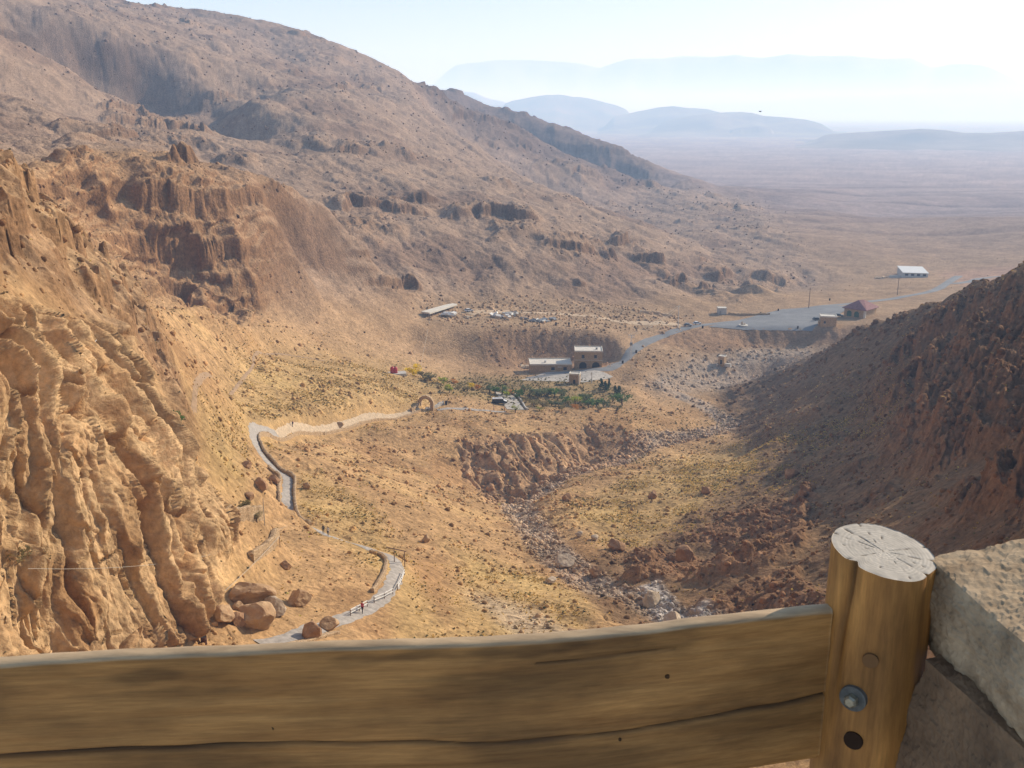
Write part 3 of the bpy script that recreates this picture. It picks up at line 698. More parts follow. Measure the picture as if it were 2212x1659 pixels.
# ------------------------------------------------------------------ object helpers
def put(o, label=None, cat=None, group=None, kind=None):
    if label: o['label'] = label
    if cat: o['category'] = cat
    if group: o['group'] = group
    if kind: o['kind'] = kind
    return o
def thing(name, label, cat, loc=(0, 0, 0), rz=0, group=None):
    o = bpy.data.objects.new(name, None); COL.objects.link(o); o.location = loc; o.rotation_euler = (0, 0, rz); o.empty_display_size = .3
    return put(o, label, cat, group)
class MB:
    def __init__(s): s.v, s.f = [], []
    def add(s, vs, fs):
        k = len(s.v); s.v += [tuple(v) for v in vs]; s.f += [tuple(i + k for i in f) for f in fs]; return s
    def box(s, x0, x1, y0, y1, z0, z1):
        return s.add([(x0,y0,z0),(x1,y0,z0),(x1,y1,z0),(x0,y1,z0),(x0,y0,z1),(x1,y0,z1),(x1,y1,z1),(x0,y1,z1)],
                     [(0,3,2,1),(4,5,6,7),(0,1,5,4),(1,2,6,5),(2,3,7,6),(3,0,4,7)])
    def tube(s, pts, rad, n=8, cap=True):
        pts = [Vector(p) for p in pts]; rad = rad if hasattr(rad, '__len__') else [rad] * len(pts)
        vs = []
        for i, p in enumerate(pts):
            d = (pts[min(i + 1, len(pts) - 1)] - pts[max(i - 1, 0)]).normalized()
            a = d.orthogonal().normalized() if i == 0 else (a - d * a.dot(d)).normalized()
            b = d.cross(a)
            for k in range(n): vs.append(p + (a * math.cos(2 * PI * k / n) + b * math.sin(2 * PI * k / n)) * rad[i])
        fs = [(i * n + k, i * n + (k + 1) % n, (i + 1) * n + (k + 1) % n, (i + 1) * n + k) for i in range(len(pts) - 1) for k in range(n)]
        if cap: fs += [tuple(range(n))[::-1], tuple((len(pts) - 1) * n + k for k in range(n))]
        return s.add(vs, fs)
    def cyl(s, x, y, z0, z1, r, n=16, r2=None): return s.tube([(x, y, z0), (x, y, z1)], [r, r if r2 is None else r2], n)
    def prism(s, outline, y0, y1):
        """outline in x,z pushed along y"""
        n = len(outline)
        return s.add([(x, y0, z) for x, z in outline] + [(x, y1, z) for x, z in outline],
                     [tuple(range(n)), tuple(range(n, 2 * n))[::-1]] + [(i, i + n, (i + 1) % n + n, (i + 1) % n) for i in range(n)])
    def build(s, name, mat, parent=None, smooth=False, loc=None):
        me = bpy.data.meshes.new(name); me.from_pydata(s.v, [], s.f); me.materials.append(mat)
        bm = bmesh.new(); bm.from_mesh(me); bmesh.ops.recalc_face_normals(bm, faces=bm.faces); bm.to_mesh(me); bm.free()
        if smooth: me.polygons.foreach_set('use_smooth', [True] * len(me.polygons))
        o = bpy.data.objects.new(name, me); COL.objects.link(o)
        if parent: o.parent = parent
        if loc: o.location = loc
        return o
def copy_tree(o, parent=None):
    c = o.copy(); COL.objects.link(c); c.parent = parent
    for ch in list(o.children): copy_tree(ch, c)
    return c
def m_at(p): return math.hypot(p.x, p.y)

# ------------------------------------------------------------------ ribbons laid on the ground: roads, path, tracks
def ribbon(name, pts, width, mat, lift=.12, step=1.5, kind='structure', cross=5, use_hit=True, jitter=.15):
    P = []
    for p in pts:
        q = at(*p); P.append(Vector((q.x, q.y)))
    S = [P[0]]                                                        # resample with Catmull-Rom
    for i in range(len(P) - 1):
        a, b, c, d = P[max(i - 1, 0)], P[i], P[i + 1], P[min(i + 2, len(P) - 1)]
        n = max(2, int((c - b).length / step))
        for k in range(1, n + 1):
            t = k / n; S.append(.5 * ((2 * b) + (c - a) * t + (2 * a - 5 * b + 4 * c - d) * t * t + (3 * b - a - 3 * c + d) * t ** 3))
    mb = MB(); vs = []
    w = width if callable(width) else (lambda t: width)
    for i, p in enumerate(S):
        d = (S[min(i + 1, len(S) - 1)] - S[max(i - 1, 0)]).normalized(); nrm = Vector((-d.y, d.x))
        ww = w(i / (len(S) - 1)) * (1 + random.uniform(-jitter, jitter) * .5)
        for k in range(cross):
            q = p + nrm * ww * (k / (cross - 1) - .5)
            vs.append((q.x, q.y, ground(q.x, q.y) + lift * (1 if 0 < k < cross - 1 else .3)))
    fs = [(i * cross + k, i * cross + k + 1, (i + 1) * cross + k + 1, (i + 1) * cross + k) for i in range(len(S) - 1) for k in range(cross - 1)]
    o = mb.add(vs, fs).build(name, mat, smooth=True)
    if kind: o['kind'] = kind
    return o, S
def patch_on_ground(name, outline, mat, lift=.1, n=14):
    """a sheet over the ground inside a four cornered outline of picture points (x, y, distance)"""
    A, B, Cc, D = [at(*p) for p in outline]
    vs, fs = [], []
    for i in range(n + 1):
        for j in range(n + 1):
            s_, t_ = i / n, j / n
            p = (A * (1 - s_) + B * s_) * (1 - t_) + (D * (1 - s_) + Cc * s_) * t_
            vs.append((p.x, p.y, ground(p.x, p.y) + lift))
    for i in range(n):
        for j in range(n): fs.append((i * (n + 1) + j, (i + 1) * (n + 1) + j, (i + 1) * (n + 1) + j + 1, i * (n + 1) + j + 1))
    o = MB().add(vs, fs).build(name, mat, smooth=True); o['kind'] = 'structure'; return o
ribbon('road', ROAD, lambda t: 5.0 if t < .45 else 6.5, M['asphalt'], .25, 3)
patch_on_ground('car_park', [(1530,706,507),(1755,706,507),(1860,656,588),(1690,667,566)], M['asphalt'], .19, 20)
ribbon('side_road', [(2040,618,735),(2080,616,745),(2150,606,790),(2260,600,830)], 7, M['asphalt'], .2, 4)
patch_on_ground('forecourt', [(1122,826,402),(1262,832,398),(1325,804,416),(1185,800,422)], M['gravel_road'], .12)
patch_on_ground('lane', [(1068,838,370),(1112,846,366),(1135,884,345),(1095,880,346)], M['gravel_road'], .12)
ribbon('path', PATH[:22], lambda t: 2.2 - .5 * t, M['path_stone'], .10, .8, jitter=.35)
ribbon('path', PATH[21:], 1.6, M['rubble_path'], .10, .8, jitter=.5)
ribbon('dirt_track', [(1012,674,478),(1040,668,484),(1100,664,492),(1170,668,496),(1250,678,498),(1330,690,496),(1400,694,503),(1470,698,510)], 6, M['dirt_track'], .12, 3)
ribbon('goat_track', [(410,925,185),(440,880,215),(480,848,250),(525,818,285),(545,795,305),(555,775,325),(600,766,345),(700,773,360)], .8, M['trail'], .16, 1.5)
ribbon('footpath', [(945,893,331),(985,885,334),(1040,884,338),(1095,884,342)], 2.0, M['path_stone'], .1, 2)

# ------------------------------------------------------------------ low walls along the path
def rough_wall(name, label, pts, h, w, mat=None, off=0, step=.7, cat='stone wall', group=None):
    P = [Vector((q.x, q.y)) for q in (at(*p) for p in pts)]; S = [P[0]]
    for i in range(len(P) - 1):
        a, b, c, d = P[max(i - 1, 0)], P[i], P[i + 1], P[min(i + 2, len(P) - 1)]
        n = max(2, int((c - b).length / step))
        for k in range(1, n + 1):
            t = k / n; S.append(.5 * ((2 * b) + (c - a) * t + (2 * a - 5 * b + 4 * c - d) * t * t + (3 * b - a - 3 * c + d) * t ** 3))
    vs = []
    for i, p in enumerate(S):
        d = (S[min(i + 1, len(S) - 1)] - S[max(i - 1, 0)]).normalized(); nr_ = Vector((-d.y, d.x))
        c = p + nr_ * off; hh_ = h * random.uniform(.75, 1.2); j = random.uniform(-.06, .06)
        zz = ground(c.x, c.y)
        for sgn, up in ((-1, -1.2), (-1, hh_ * .96), (-.3, hh_ + .05), (.4, hh_), (1, hh_ * .93), (1, -1.2)):
            q = c + nr_ * (w / 2 * sgn + j); vs.append((q.x, q.y, zz + up))
    fs = [(i * 6 + k, i * 6 + k + 1, (i + 1) * 6 + k + 1, (i + 1) * 6 + k) for i in range(len(S) - 1) for k in range(5)]
    fs += [tuple(range(6)), tuple((len(S) - 1) * 6 + k for k in range(6))[::-1]]
    return put(MB().add(vs, fs).build(name, mat or M['rubble_wall']), label, cat, group)
GW = 'rubble walls along the stepped path'
rough_wall('stone_wall', 'low rubble wall on the valley side of the steps down to the hairpin', PATH[11:18], .9, .5, off=-1.5, group=GW)
rough_wall('stone_wall', 'low rubble wall on the uphill side of the long bright flight of steps', PATH[13:17], .7, .5, off=1.5, group=GW)
rough_wall('stone_wall', 'low rubble parapet on the valley side of the narrow bend above the steps', PATH[17:21], .9, .5, off=-1.3, group=GW)
rough_wall('stone_wall', 'low brown parapet beside the walker at the top hairpin', PATH[20:24], .8, .5, off=-1.2, group=GW)
rough_wall('stone_wall', 'long retaining wall carrying the path up to the stone gate', PATH[23:], .5, .8, off=-1.2, group=GW)
rough_wall('stone_wall', 'rubble retaining wall under the lowest stretch of path', PATH[0:3], .25, .8, off=-1.9, group=GW)
rough_wall('stone_wall', 'low wall on the inner side of the curve with the white railings', PATH[5:9], .6, .5, off=1.6, group=GW)
rough_wall('stone_wall', 'terrace wall of upright slabs left of the curve in the path', [(492,1205,131),(520,1195,134),(550,1190,137),(570,1180,140)], 1.6, .9, group=GW)
rough_wall('stone_wall', 'terrace wall stepping down beside the pale rope above the boulders', [(545,1245,128),(570,1225,132),(590,1200,136),(600,1180,140)], 1.1, .8, group=GW)
rough_wall('boundary_wall', 'thin dark kerb wall curving around the parked van', [(1085,833,371),(1108,838,368),(1122,852,362),(1132,870,352),(1140,884,344)], .7, .5, M['concrete'])
rough_wall('foundation_wall', 'long low ruined foundation beside the white shed', [(1573,664,546),(1600,666,546),(1635,670,546),(1664,673,546)], 1.1, 1.0, M['rubble_wall'])
rough_wall('foundation_wall', 'reddish earth bank left of the white utility pole', [(1380,663,520),(1400,661,524),(1440,662,526),(1458,661,528)], 1.3, 1.4, M['dirt_track'], cat='earth bank')

# ------------------------------------------------------------------ buildings
def window(mb_parent, x, y, z, w, h, kind='window', arch=False, mat='glass', fm='limestone'):
    """an opening on the front wall (facing -y), frame and pane"""
    fr = MB()
    t = .12 if not arch else .25
    if arch:
        o_ = [(x - w / 2 - t, z), (x + w / 2 + t, z)] + [(x + (w / 2 + t) * math.cos(a), z + h - w / 2 + (w / 2 + t) * math.sin(a)) for a in [PI * k / 12 for k in range(13)]]
        i_ = [(x - w / 2, z), (x + w / 2, z)] + [(x + w / 2 * math.cos(a), z + h - w / 2 + w / 2 * math.sin(a)) for a in [PI * k / 12 for k in range(13)]]
        fr.prism(o_, y - .10, y + .05); f = fr.build('surround', M[fm], mb_parent)
        MB().prism(i_, y - .14, y + .02).build('opening', M[mat], f)
        return f
    fr.box(x - w / 2 - t, x + w / 2 + t, y - .06, y + .05, z - t, z + h + t); f = fr.build(kind, M[fm], mb_parent)
    MB().box(x - w / 2, x + w / 2, y - .09, y, z, z + h).build('pane', M[mat], f)
    MB().box(x - w / 2 - .25, x + w / 2 + .25, y - .22, y, z - t - .13, z - t - .003).build('sill', M['roof_pale'], f)
    return f
def walls_roof(root, w, d, h, wall='limestone', roof='roof_pale', over=.15, parapet=.35, base=2):
    MB().box(-w / 2, w / 2, 0, d, -base, h - .02).build('wall', M[wall], root)
    r = MB().box(-w / 2 - over, w / 2 + over, -over, d + over, h, h + .25)
    if parapet:
        e = over
        for b in ((-w/2-e, w/2+e, -e, -e+.25), (-w/2-e, w/2+e, d+e-.25, d+e), (-w/2-e, -w/2-e+.25, -e+.25, d+e-.25), (w/2+e-.25, w/2+e, -e+.25, d+e-.25)):
            r.box(*b, h + .251, h + .25 + parapet)
    return r.build('roof', M[roof], root)
def facing(p, turn=0): return -math.atan2(p.x, p.y) + R(turn)

p = hit(1270, 795, 380); p = at(1271, 796, 424); p.z = ground(p.x, p.y) - .2
W_ = 59 * K * m_at(p) / F * 1.03
hs = thing('stone_house', 'two storey stone house with two dark arched openings below a pale flat roof', 'house', p, facing(p, 2))
walls_roof(hs, W_, 9, 7.4)
for sx_ in (-.2, .27):
    window(hs, sx_ * W_, 0, 0.05, 3.2, 2.9, arch=True, mat='dark'); 
for sx_ in (-.2, .25): window(hs, sx_ * W_, 0, 4.6, 1.2, 1.5)
MB().box(-W_ / 2 - .04, W_ / 2 + .04, -.1, .02, 3.65, 3.85).build('string_course', M['roof_pale'], hs)
MB().cyl(W_ * .3, 4, 7.65, 8.5, .45).build('roof_tank', M['grey_metal'], hs)
p = at(1190, 799, 420); p.z = ground(p.x, p.y) - .2
bw = 93 * K * 420 / F
bh = thing('stone_bungalow', 'long single storey stone building with a pale flat roof beside the two storey house', 'house', p, facing(p, 4))
rf = walls_roof(bh, bw, 10.5, 3.3)
for sx_ in (.05, .34): window(bh, sx_ * bw, 0, 1.0, 1.5, 1.4)
MB().box(bw * .16, bw * .26, -.3, 0, 2.3, 2.6).build('awning', M['roof_pale'], bh)
MB().cyl(-bw * .12, 4, 3.56, 4.5, .5).build('roof_tank', M['white_metal'], bh)
p = at(1240, 832, 393); p.z = ground(p.x, p.y) - .3
ph = thing('pump_house', 'small square stone hut with a pale roof at the top of the garden', 'hut', p, facing(p, -8))
walls_roof(ph, 4.2, 3.6, 4.0, over=.1)
MB().box(-.4, .5, -.06, 0, 0, 2).build('door', M['dark'], ph)
MB().box(1.7, 2.3, -.45, -.02, -2, 4.1).build('chimney', M['roof_pale'], ph)
p = at(1790, 693, 512); p.z = ground(p.x, p.y) + .3
gh = thing('guard_hut', 'square stone hut with a flat pale roof at the edge of the car park', 'hut', p, facing(p, 6))
walls_roof(gh, 7.6, 6.5, 4.6, over=.2)
window(gh, -1.8, 0, 1.4, 1.0, 1.2); MB().box(-4.6, -3.9, .8, 5, -2, 2.2).build('lean_to', M['limestone'], gh)
p = at(1556, 809, 462); p.z = ground(p.x, p.y) + .9
wh = thing('wadi_hut', 'tiny stone hut standing alone on the gravel below the road bank', 'hut', p, facing(p, -25))
walls_roof(wh, 2.9, 2.6, 3.6, over=.08, parapet=.2); MB().box(-.45, .45, -.05, 0, .1, 2.1).build('door', M['dark'], wh)
MB().box(1.7, 4.6, .3, 1.6, -.8, .7).build('bench', M['concrete'], wh)
p = at(1561, 662, 545); p.z = ground(p.x, p.y) - .1
sh = thing('shed', 'small whitish shed with a flat roof at the foot of the rocky nose', 'shed', p, facing(p, 10))
walls_roof(sh, 4.6, 4, 3.4, wall='concrete', over=.1, parapet=.1); MB().box(-1.6, -.6, -.05, 0, .1, 2.1).build('door', M['grey_metal'], sh)
p = at(1977, 602, 790); p.z = ground(p.x, p.y) - .2
bx = 47 * K * 800 / F
wr = thing('warehouse', 'long low warehouse with a wide white roof alone on the plain', 'warehouse', p, R(-12))
MB().box(-bx / 2, bx / 2, 0, 27, -2, 3.4).build('wall', M['concrete'], wr)
MB().add([(-bx/2-.4,-.5,3.41),(bx/2+.4,-.5,3.41),(bx/2+.4,27.5,4.2),(-bx/2-.4,27.5,4.2),(-bx/2-.4,-.5,3.7),(bx/2+.4,-.5,3.7),(bx/2+.4,27.5,4.6),(-bx/2-.4,27.5,4.6)],[(0,3,2,1),(4,5,6,7),(0,1,5,4),(1,2,6,5),(2,3,7,6),(3,0,4,7)]).build('roof', M['white_metal'], wr)
for k in range(4): window(wr, -bx * .36 + k * bx * .24, 0, 1.4, 2.2, 1.4)
MB().box(-bx / 2 - 9, -bx / 2 - 1, 3, 4, -1, .9).build('yard_wall', M['concrete'], wr)
# pavilion with the red hipped roof
p = at(1868, 693, 535); p.z = ground(p.x, p.y) - .2
pv = thing('visitor_pavilion', 'stone pavilion with a dull red hipped roof and arched openings beside the car park', 'pavilion', p, facing(p, -24))
w_, d_ = 11.5, 13
MB().box(-w_, 0, 0, d_, -2, 4.1).build('wall', M['limestone'], pv)
MB().add([(-w_-.9,-.9,4.1),(.9,-.9,4.1),(.9,d_+.9,4.1),(-w_-.9,d_+.9,4.1),(-w_/2-.8,d_/2-1.5,8.2),(-w_/2+.8,d_/2+1.5,8.2),(-w_-.9,-.9,4.35),(.9,-.9,4.35),(.9,d_+.9,4.35),(-w_-.9,d_+.9,4.35)],
  [(0,1,2,3),(0,6,7,1),(1,7,8,2),(2,8,9,3),(3,9,6,0),(6,4,7),(7,4,5,8),(8,5,9),(9,5,4,6)]).build('roof', M['red_roof'], pv)
for xx in (-8.6, -4.6): window(pv, xx, 0, .1, 2.6, 3.0, arch=True, mat='green_door')
MB().box(-.9, .12, -.25, .6, -2, 4.08).build('corner_pillar', M['roof_pale'], pv)
# stone gate
p = at(921, 899, 332); p.z = ground(p.x, p.y) - .3
ga = thing('stone_gate', 'free standing stone archway spanning the path', 'gate', p, facing(p, -18))
wo, wi_, ho = 5.6, 3.3, 5.0
n_ = 18
def arch_pts(w, h): return [(w / 2, 0), ] + [(w / 2 * math.cos(PI * k / n_), h - w / 2 + w / 2 * math.sin(PI * k / n_)) for k in range(n_ + 1)] + [(-w / 2, 0)]
A_, B_ = arch_pts(wo, ho), arch_pts(wi_, ho - 1.15)
A_[0] = (wo / 2, -1.5); A_[-1] = (-wo / 2, -1.5); B_[0] = (wi_ / 2, -1.5); B_[-1] = (-wi_ / 2, -1.5)
mb = MB(); nA = len(A_); jit = [(random.uniform(-.09, .09), random.uniform(-.09, .09)) for _ in A_]
A_ = [(x + jx, z + jz) for (x, z), (jx, jz) in zip(A_, jit)]
mb.add([(x, -.7, z) for x, z in A_] + [(x, -.7, z) for x, z in B_] + [(x, .7, z) for x, z in A_] + [(x, .7, z) for x, z in B_],
  [q for i in range(nA - 1) for q in ((i, i+1, nA+i+1, nA+i), (2*nA+i, 3*nA+i, 3*nA+i+1, 2*nA+i+1), (i, 2*nA+i, 2*nA+i+1, i+1), (nA+i, nA+i+1, 3*nA+i+1, 3*nA+i))])
mb.build('arch', M['rubble_wall'], ga)
MB().box(-wi_ / 2 + .02, wi_ / 2 - .02, -.7, 1.6, -1.2, .45).build('threshold', M['path_stone'], ga)
rough_wall('stone_wall', 'short wall joining the archway on its right', [(938,893,333),(948,888,335),(958,882,337)], 1.2, .7, M['concrete'], group='walls beside the gate')
rough_wall('stone_wall', 'stub of wall leaning against the left foot of the archway', [(888,897,326),(898,892,329),(905,889,332)], 1.0, .9, group='walls beside the gate')
# ramp slab up on the hillside
A, B, Cc, D = [at(*q) for q in ((910,674,466),(928,677,464),(988,658,486),(974,656,489))]
zr = [q.z + .35 for q in (A, B, Cc, D)]
mb = MB().add([(q.x, q.y, z) for q, z in zip((A, B, Cc, D), zr)] + [(q.x, q.y, z - .75) for q, z in zip((A, B, Cc, D), zr)], [(0,1,2,3),(7,6,5,4),(0,4,5,1),(1,5,6,2),(2,6,7,3),(3,7,4,0)])
put(mb.build('concrete_slab', M['roof_pale']), 'long pale concrete slab roof sloping along the hillside', 'slab')
# red tanks
p = at(851, 800, 374); p.z = ground(p.x, p.y)
a1_, b1_ = at(824, 800, 378), at(880, 792, 376)
sl = MB().box(-5.2, 4.6, -1.6, 2.6, -.9, .28).build('tank_slab', M['concrete']); sl.location = p; sl.rotation_euler = (0, 0, facing(p, 8)); put(sl, 'thin concrete slab under the red water tank', 'slab')
for k, (ox, hh_) in enumerate(((-.65, 2.5), (.55, 2.3))):
    t = thing('water_tank', ('taller of the two red water tanks on the slab' if k == 0 else 'shorter of the two red water tanks on the slab, right one'), 'water tank', p + Vector((ox, k * .4, .285)), group='red water tanks')
    MB().tube([(0, 0, 0), (0, 0, hh_ * .82), (0, 0, hh_ * .95), (0, 0, hh_)], [.78, .78, .6, .3], 18).build('tank_body', M['red_tank'], t, True)
    MB().cyl(0, 0, hh_ + .002, hh_ + .15, .26).build('lid', M['red_tank'], t)

# ------------------------------------------------------------------ utility poles and wires
def lattice_pole(p, h, label):
    t = thing('utility_pole', label, 'utility pole', p, facing(p, 10))
    mb = MB()
    for s_ in (-1, 1): mb.tube([(s_ * .42, 0, -1), (s_ * .14, 0, h)], [.11, .09], 6)
    k = 0
    while k < 11:
        z0_, z1_ = h * k / 11, h * (k + 1) / 11
        a_ = .42 - .28 * k / 11; b_ = .42 - .28 * (k + 1) / 11; s_ = 1 if k % 2 else -1
        mb.tube([(-s_ * a_, 0, z0_), (s_ * b_, 0, z1_)], .05, 5); k += 1
    mb.build('mast', M['white_metal'], t)
    for zz in (.98, .90): MB().box(-1.5, 1.5, -.09, .09, h * zz, h * zz + .18).build('crossarm', M['white_metal'], t)
    for x_ in (-1.3, -.5, .5, 1.3): MB().cyl(x_, 0, h * .98 + .18, h * .98 + .5, .08, 8).build('insulator', M['grey_metal'], t)
    MB().box(-.55, .55, -.7, -.16, h * .58, h * .70).build('transformer', M['grey_metal'], t)
    return t
def simple_pole(p, h, mat, label, arm=True):
    t = thing('utility_pole', label, 'utility pole', p, facing(p, 5))
    MB().tube([(0, 0, -1), (0, 0, h)], [.22, .13], 8).build('mast', M[mat], t)
    if arm: MB().box(-1.0, 1.0, -.07, .07, h * .93, h * .93 + .14).build('crossarm', M[mat], t)
    return t
def place(dx, dy, r): 
    q = at(dx, dy, r); q.z = ground(q.x, q.y); return q
p1 = place(1362, 784, 440); lattice_pole(p1, 11.2, 'white lattice pole beside the bend in the access road')
p2 = place(1465, 697, 500); simple_pole(p2, 12, 'white_metal', 'slim white pole at the far end of the terrace near the parked cars')
p3 = place(1747, 664, 570); simple_pole(p3, 11.5, 'pole_wood', 'dark brown pole behind the car park')
p4 = place(1938, 640, 660); simple_pole(p4, 11, 'pole_wood', 'thin faint pole on the plain in front of the warehouse')
p5 = place(1278, 832, 398); simple_pole(p5, 5, 'concrete', 'short grey post beside the garden pines', False)
def wire(name, a, b, sag, rad, mat, label, cat='cable', group=None, n=14):
    pts = [a.lerp(b, k / n) - Vector((0, 0, sag * 4 * (k / n) * (1 - k / n))) for k in range(n + 1)]
    return put(MB().tube(pts, rad, 5).build(name, mat), label, cat, group)
for k, x_ in enumerate((-1.2, 1.2)):
    wire('overhead_wire', p1 + Vector((x_, 0, 11.3)), p2 + Vector((x_ * .6, 0, 11.6)), 1.4, .05, M['cable'], ('upper' if k else 'lower') + ' of the two wires between the lattice pole and the white pole', group='overhead wires')
wire('guy_wire', place(903, 780, 385) + Vector((0, 0, .5)), place(930, 688, 462) + Vector((0, 0, 1)), .5, .05, M['cable'], 'thin wire rising from the yellow bush to the terrace edge')
q1, q2 = hit(150, 757), hit(218, 724)
wire('hose', q1 + Vector((.6, -.6, .8)), q2 + Vector((.6, -.6, .9)), 1.2, .045, M['white_stuff'], 'upper pale hose looped across the cliff top', 'hose', 'pale hoses on the cliff')
wire('hose', q1 + Vector((.7, -.8, .4)), q2 + Vector((1.1, -.8, .2)), 1.9, .03, M['white_stuff'], 'lower thinner hose looped across the cliff top', 'hose', 'pale hoses on the cliff')
wire('cable', at(60, 1228, 84), at(620, 1135, 152), 2.2, .02, M['cable'], 'thin pale cable strung across the front of the ribbed cliff')
wire('rope', hit(345, 1412) + Vector((.2, 0, 1.2)), hit(470, 1310) + Vector((.2, 0, 1.3)), .2, .03, M['cable'], 'rope along the foot of the cliff beside the rusty drum', 'rope', 'ropes up to the terrace')
wire('rope', hit(470, 1310) + Vector((.2, 0, 1.3)), hit(605, 1180) + Vector((0, 0, 1.6)), .3, .03, M['cable'], 'rope rising from the big boulders to the terrace wall', 'rope', 'ropes up to the terrace')
for k, (dx, dy) in enumerate(((345,1412),(470,1312),(605,1182))):
    q = hit(dx, dy); put(MB().tube([q - Vector((0,0,.4)), q + Vector((0,0,1.6 if k == 2 else 1.3))], .05, 6).build('post', M['pole_wood']), ('thin post where the rope starts at the cliff foot', 'thin post holding the rope above the boulders', 'thin post at the top end of the rope')[k], 'post', 'rope posts')

# ------------------------------------------------------------------ rails on the lowest stretch of the path
def rail_run(label, pts, h=1.05):
    t = thing('railing', label, 'railing', (0, 0, 0), 0, 'pale railings along the path')
    P = [place(*q) for q in pts]
    for q in P: MB().tube([q - Vector((0, 0, .4)), q + Vector((0, 0, h))], .06, 6).build('post', M['pole_wood'], t)
    for k, zz in enumerate((h - .1, h * .5)):
        MB().tube([q + Vector((0, 0, zz)) for q in P], .075, 6).build('rail', M['white_metal'], t)
    return t
rail_run('lowest pale railing beside the person in red', [(757,1326,118.5),(776,1312,121),(793,1296,123.5)])
rail_run('middle pale railing above the gap past the person in red', [(808,1290,125.5),(830,1276,128),(848,1262,130.5)])
rail_run('upper pale railing on the bend under the wooden frame', [(858,1250,133),(867,1235,138),(873,1218,142)])
t = thing('gate_frame', 'dark wooden frame standing at the bend of the path above the railings', 'gate frame')
a_, b_, c_ = place(852, 1212, 146), place(874, 1212, 146), place(866, 1190, 152)
for q in (a_, b_): MB().tube([q - Vector((0, 0, .4)), q + Vector((0, 0, 2.6))], .07, 6).build('post', M['pole_wood'], t)
MB().tube([a_ + Vector((-1.2, 0, 2.6)), b_ + Vector((.3, 0, 2.65))], .08, 6).build('beam', M['pole_wood'], t)
MB().tube([b_ + Vector((0, 0, 2.4)), b_ + Vector((-.6, 1.5, 0))], .05, 6).build('brace', M['pole_wood'], t)

# ------------------------------------------------------------------ drums and bins
def drum(p, mat, label, r=.3, h=.9, name='drum', cat='drum', group=None):
    t = thing(name, label, cat, p, 0, group)
    MB().tube([(0,0,-.1),(0,0,h*.33),(0,0,h*.34),(0,0,h*.36),(0,0,h*.66),(0,0,h*.67),(0,0,h*.69),(0,0,h)], [r,r,r*1.05,r,r,r*1.05,r,r], 14, False).build('shell', M[mat], t, True)
    MB().cyl(0, 0, h * .93, h * .95, r * .97, 14).build('lid' if mat == 'bin' else 'inside', M['bin'], t)
    return t
q = hit(441, 1393); drum(q, 'rust', 'rusty brown drum standing by the lowest stretch of path', .33, 1.0)
BN = 'dark litter drums beside the roads'
for (dx, dy, r, lb) in ((964,882,337,'dark litter drum on the right of the stone gate'),(1374,772,450,'dark litter drum at the roadside beside the lattice pole'),(1345,790,432,'dark litter drum on the inside of the road bend below the lattice pole'),
    (1518,706,504,'dark litter drum at the near edge of the car park beside the white cars'),(1643,680,548,'dark litter drum on the far edge of the car park, left one'),(1681,673,560,'dark litter drum on the far edge of the car park, right one'),
    (1724,700,509,'dark litter drum on the near edge of the car park left of the guard hut'),(1792,651,612,'dark litter drum beyond the far edge of the car park')):
    drum(place(dx, dy, r), 'bin', lb, .45, 1.3, 'litter_drum', 'litter bin', BN)
for (dx, dy, r, lb, mt) in ((1134,702,463,'dark oil drum on the terrace left of the scrap heap','bin'),(1201,703,465,'dark oil drum on the terrace right of the scrap heap','bin'),(1229,703,467,'dark oil drum at the right end of the terrace edge','bin'),(1142,692,478,'dark oil drum behind the scrap heap','rust')):
    drum(place(dx, dy, r), mt, lb, .45, 1.5, 'oil_drum', 'drum', 'oil drums on the terrace')
# ------------------------------------------------------------------ vehicles
def wheel(parent, x, y, r=.36, w=.24):
    t = MB().tube([(x, y - w / 2, r), (x, y + w / 2, r)], r, 16).build('wheel', M['tyre'], parent)
    MB().tube([(x, y - w / 2 - .01, r), (x, y + w / 2 + .01, r)], r * .55, 12).build('rim', M['grey_metal'], t)
def car(p, rz, paint, label, L=4.3, W=1.75, group=None):
    t = thing('parked_car', label, 'car', p, rz, group)
    lo_ = [(-L/2, .35), (-L/2, .78), (-L/2+.25, .95), (-.95, 1.0), (L/2-1.25, .98), (L/2-.2, .80), (L/2, .62), (L/2, .35)]
    b = MB().prism(lo_, -W / 2, W / 2).build('body', M[paint], t)
    up = [(-L/2+.35, .97), (-L/2+.75, 1.43), (.35, 1.46), (1.15, 1.0)]
    MB().prism(up, -W / 2 + .14, W / 2 - .14).build('cabin_glass', M['glass'], t)
    MB().box(-L/2+.78, .36, -W/2+.12, W/2-.12, 1.44, 1.50).build('roof', M[paint], t)
    for x in (-L * .31, L * .31):
        for s_ in (-1, 1): wheel(t, x, s_ * (W / 2 - .08))
    for s_ in (-1, 1): MB().box(L/2-.06, L/2+.02, s_*.6-.17, s_*.6+.17, .6, .74).build('headlight', M['white_metal'], t)
    MB().box(-L/2-.06, -L/2+.05, -W/2+.05, W/2-.05, .4, .55).build('bumper', M['grey_metal'], t)
    return t
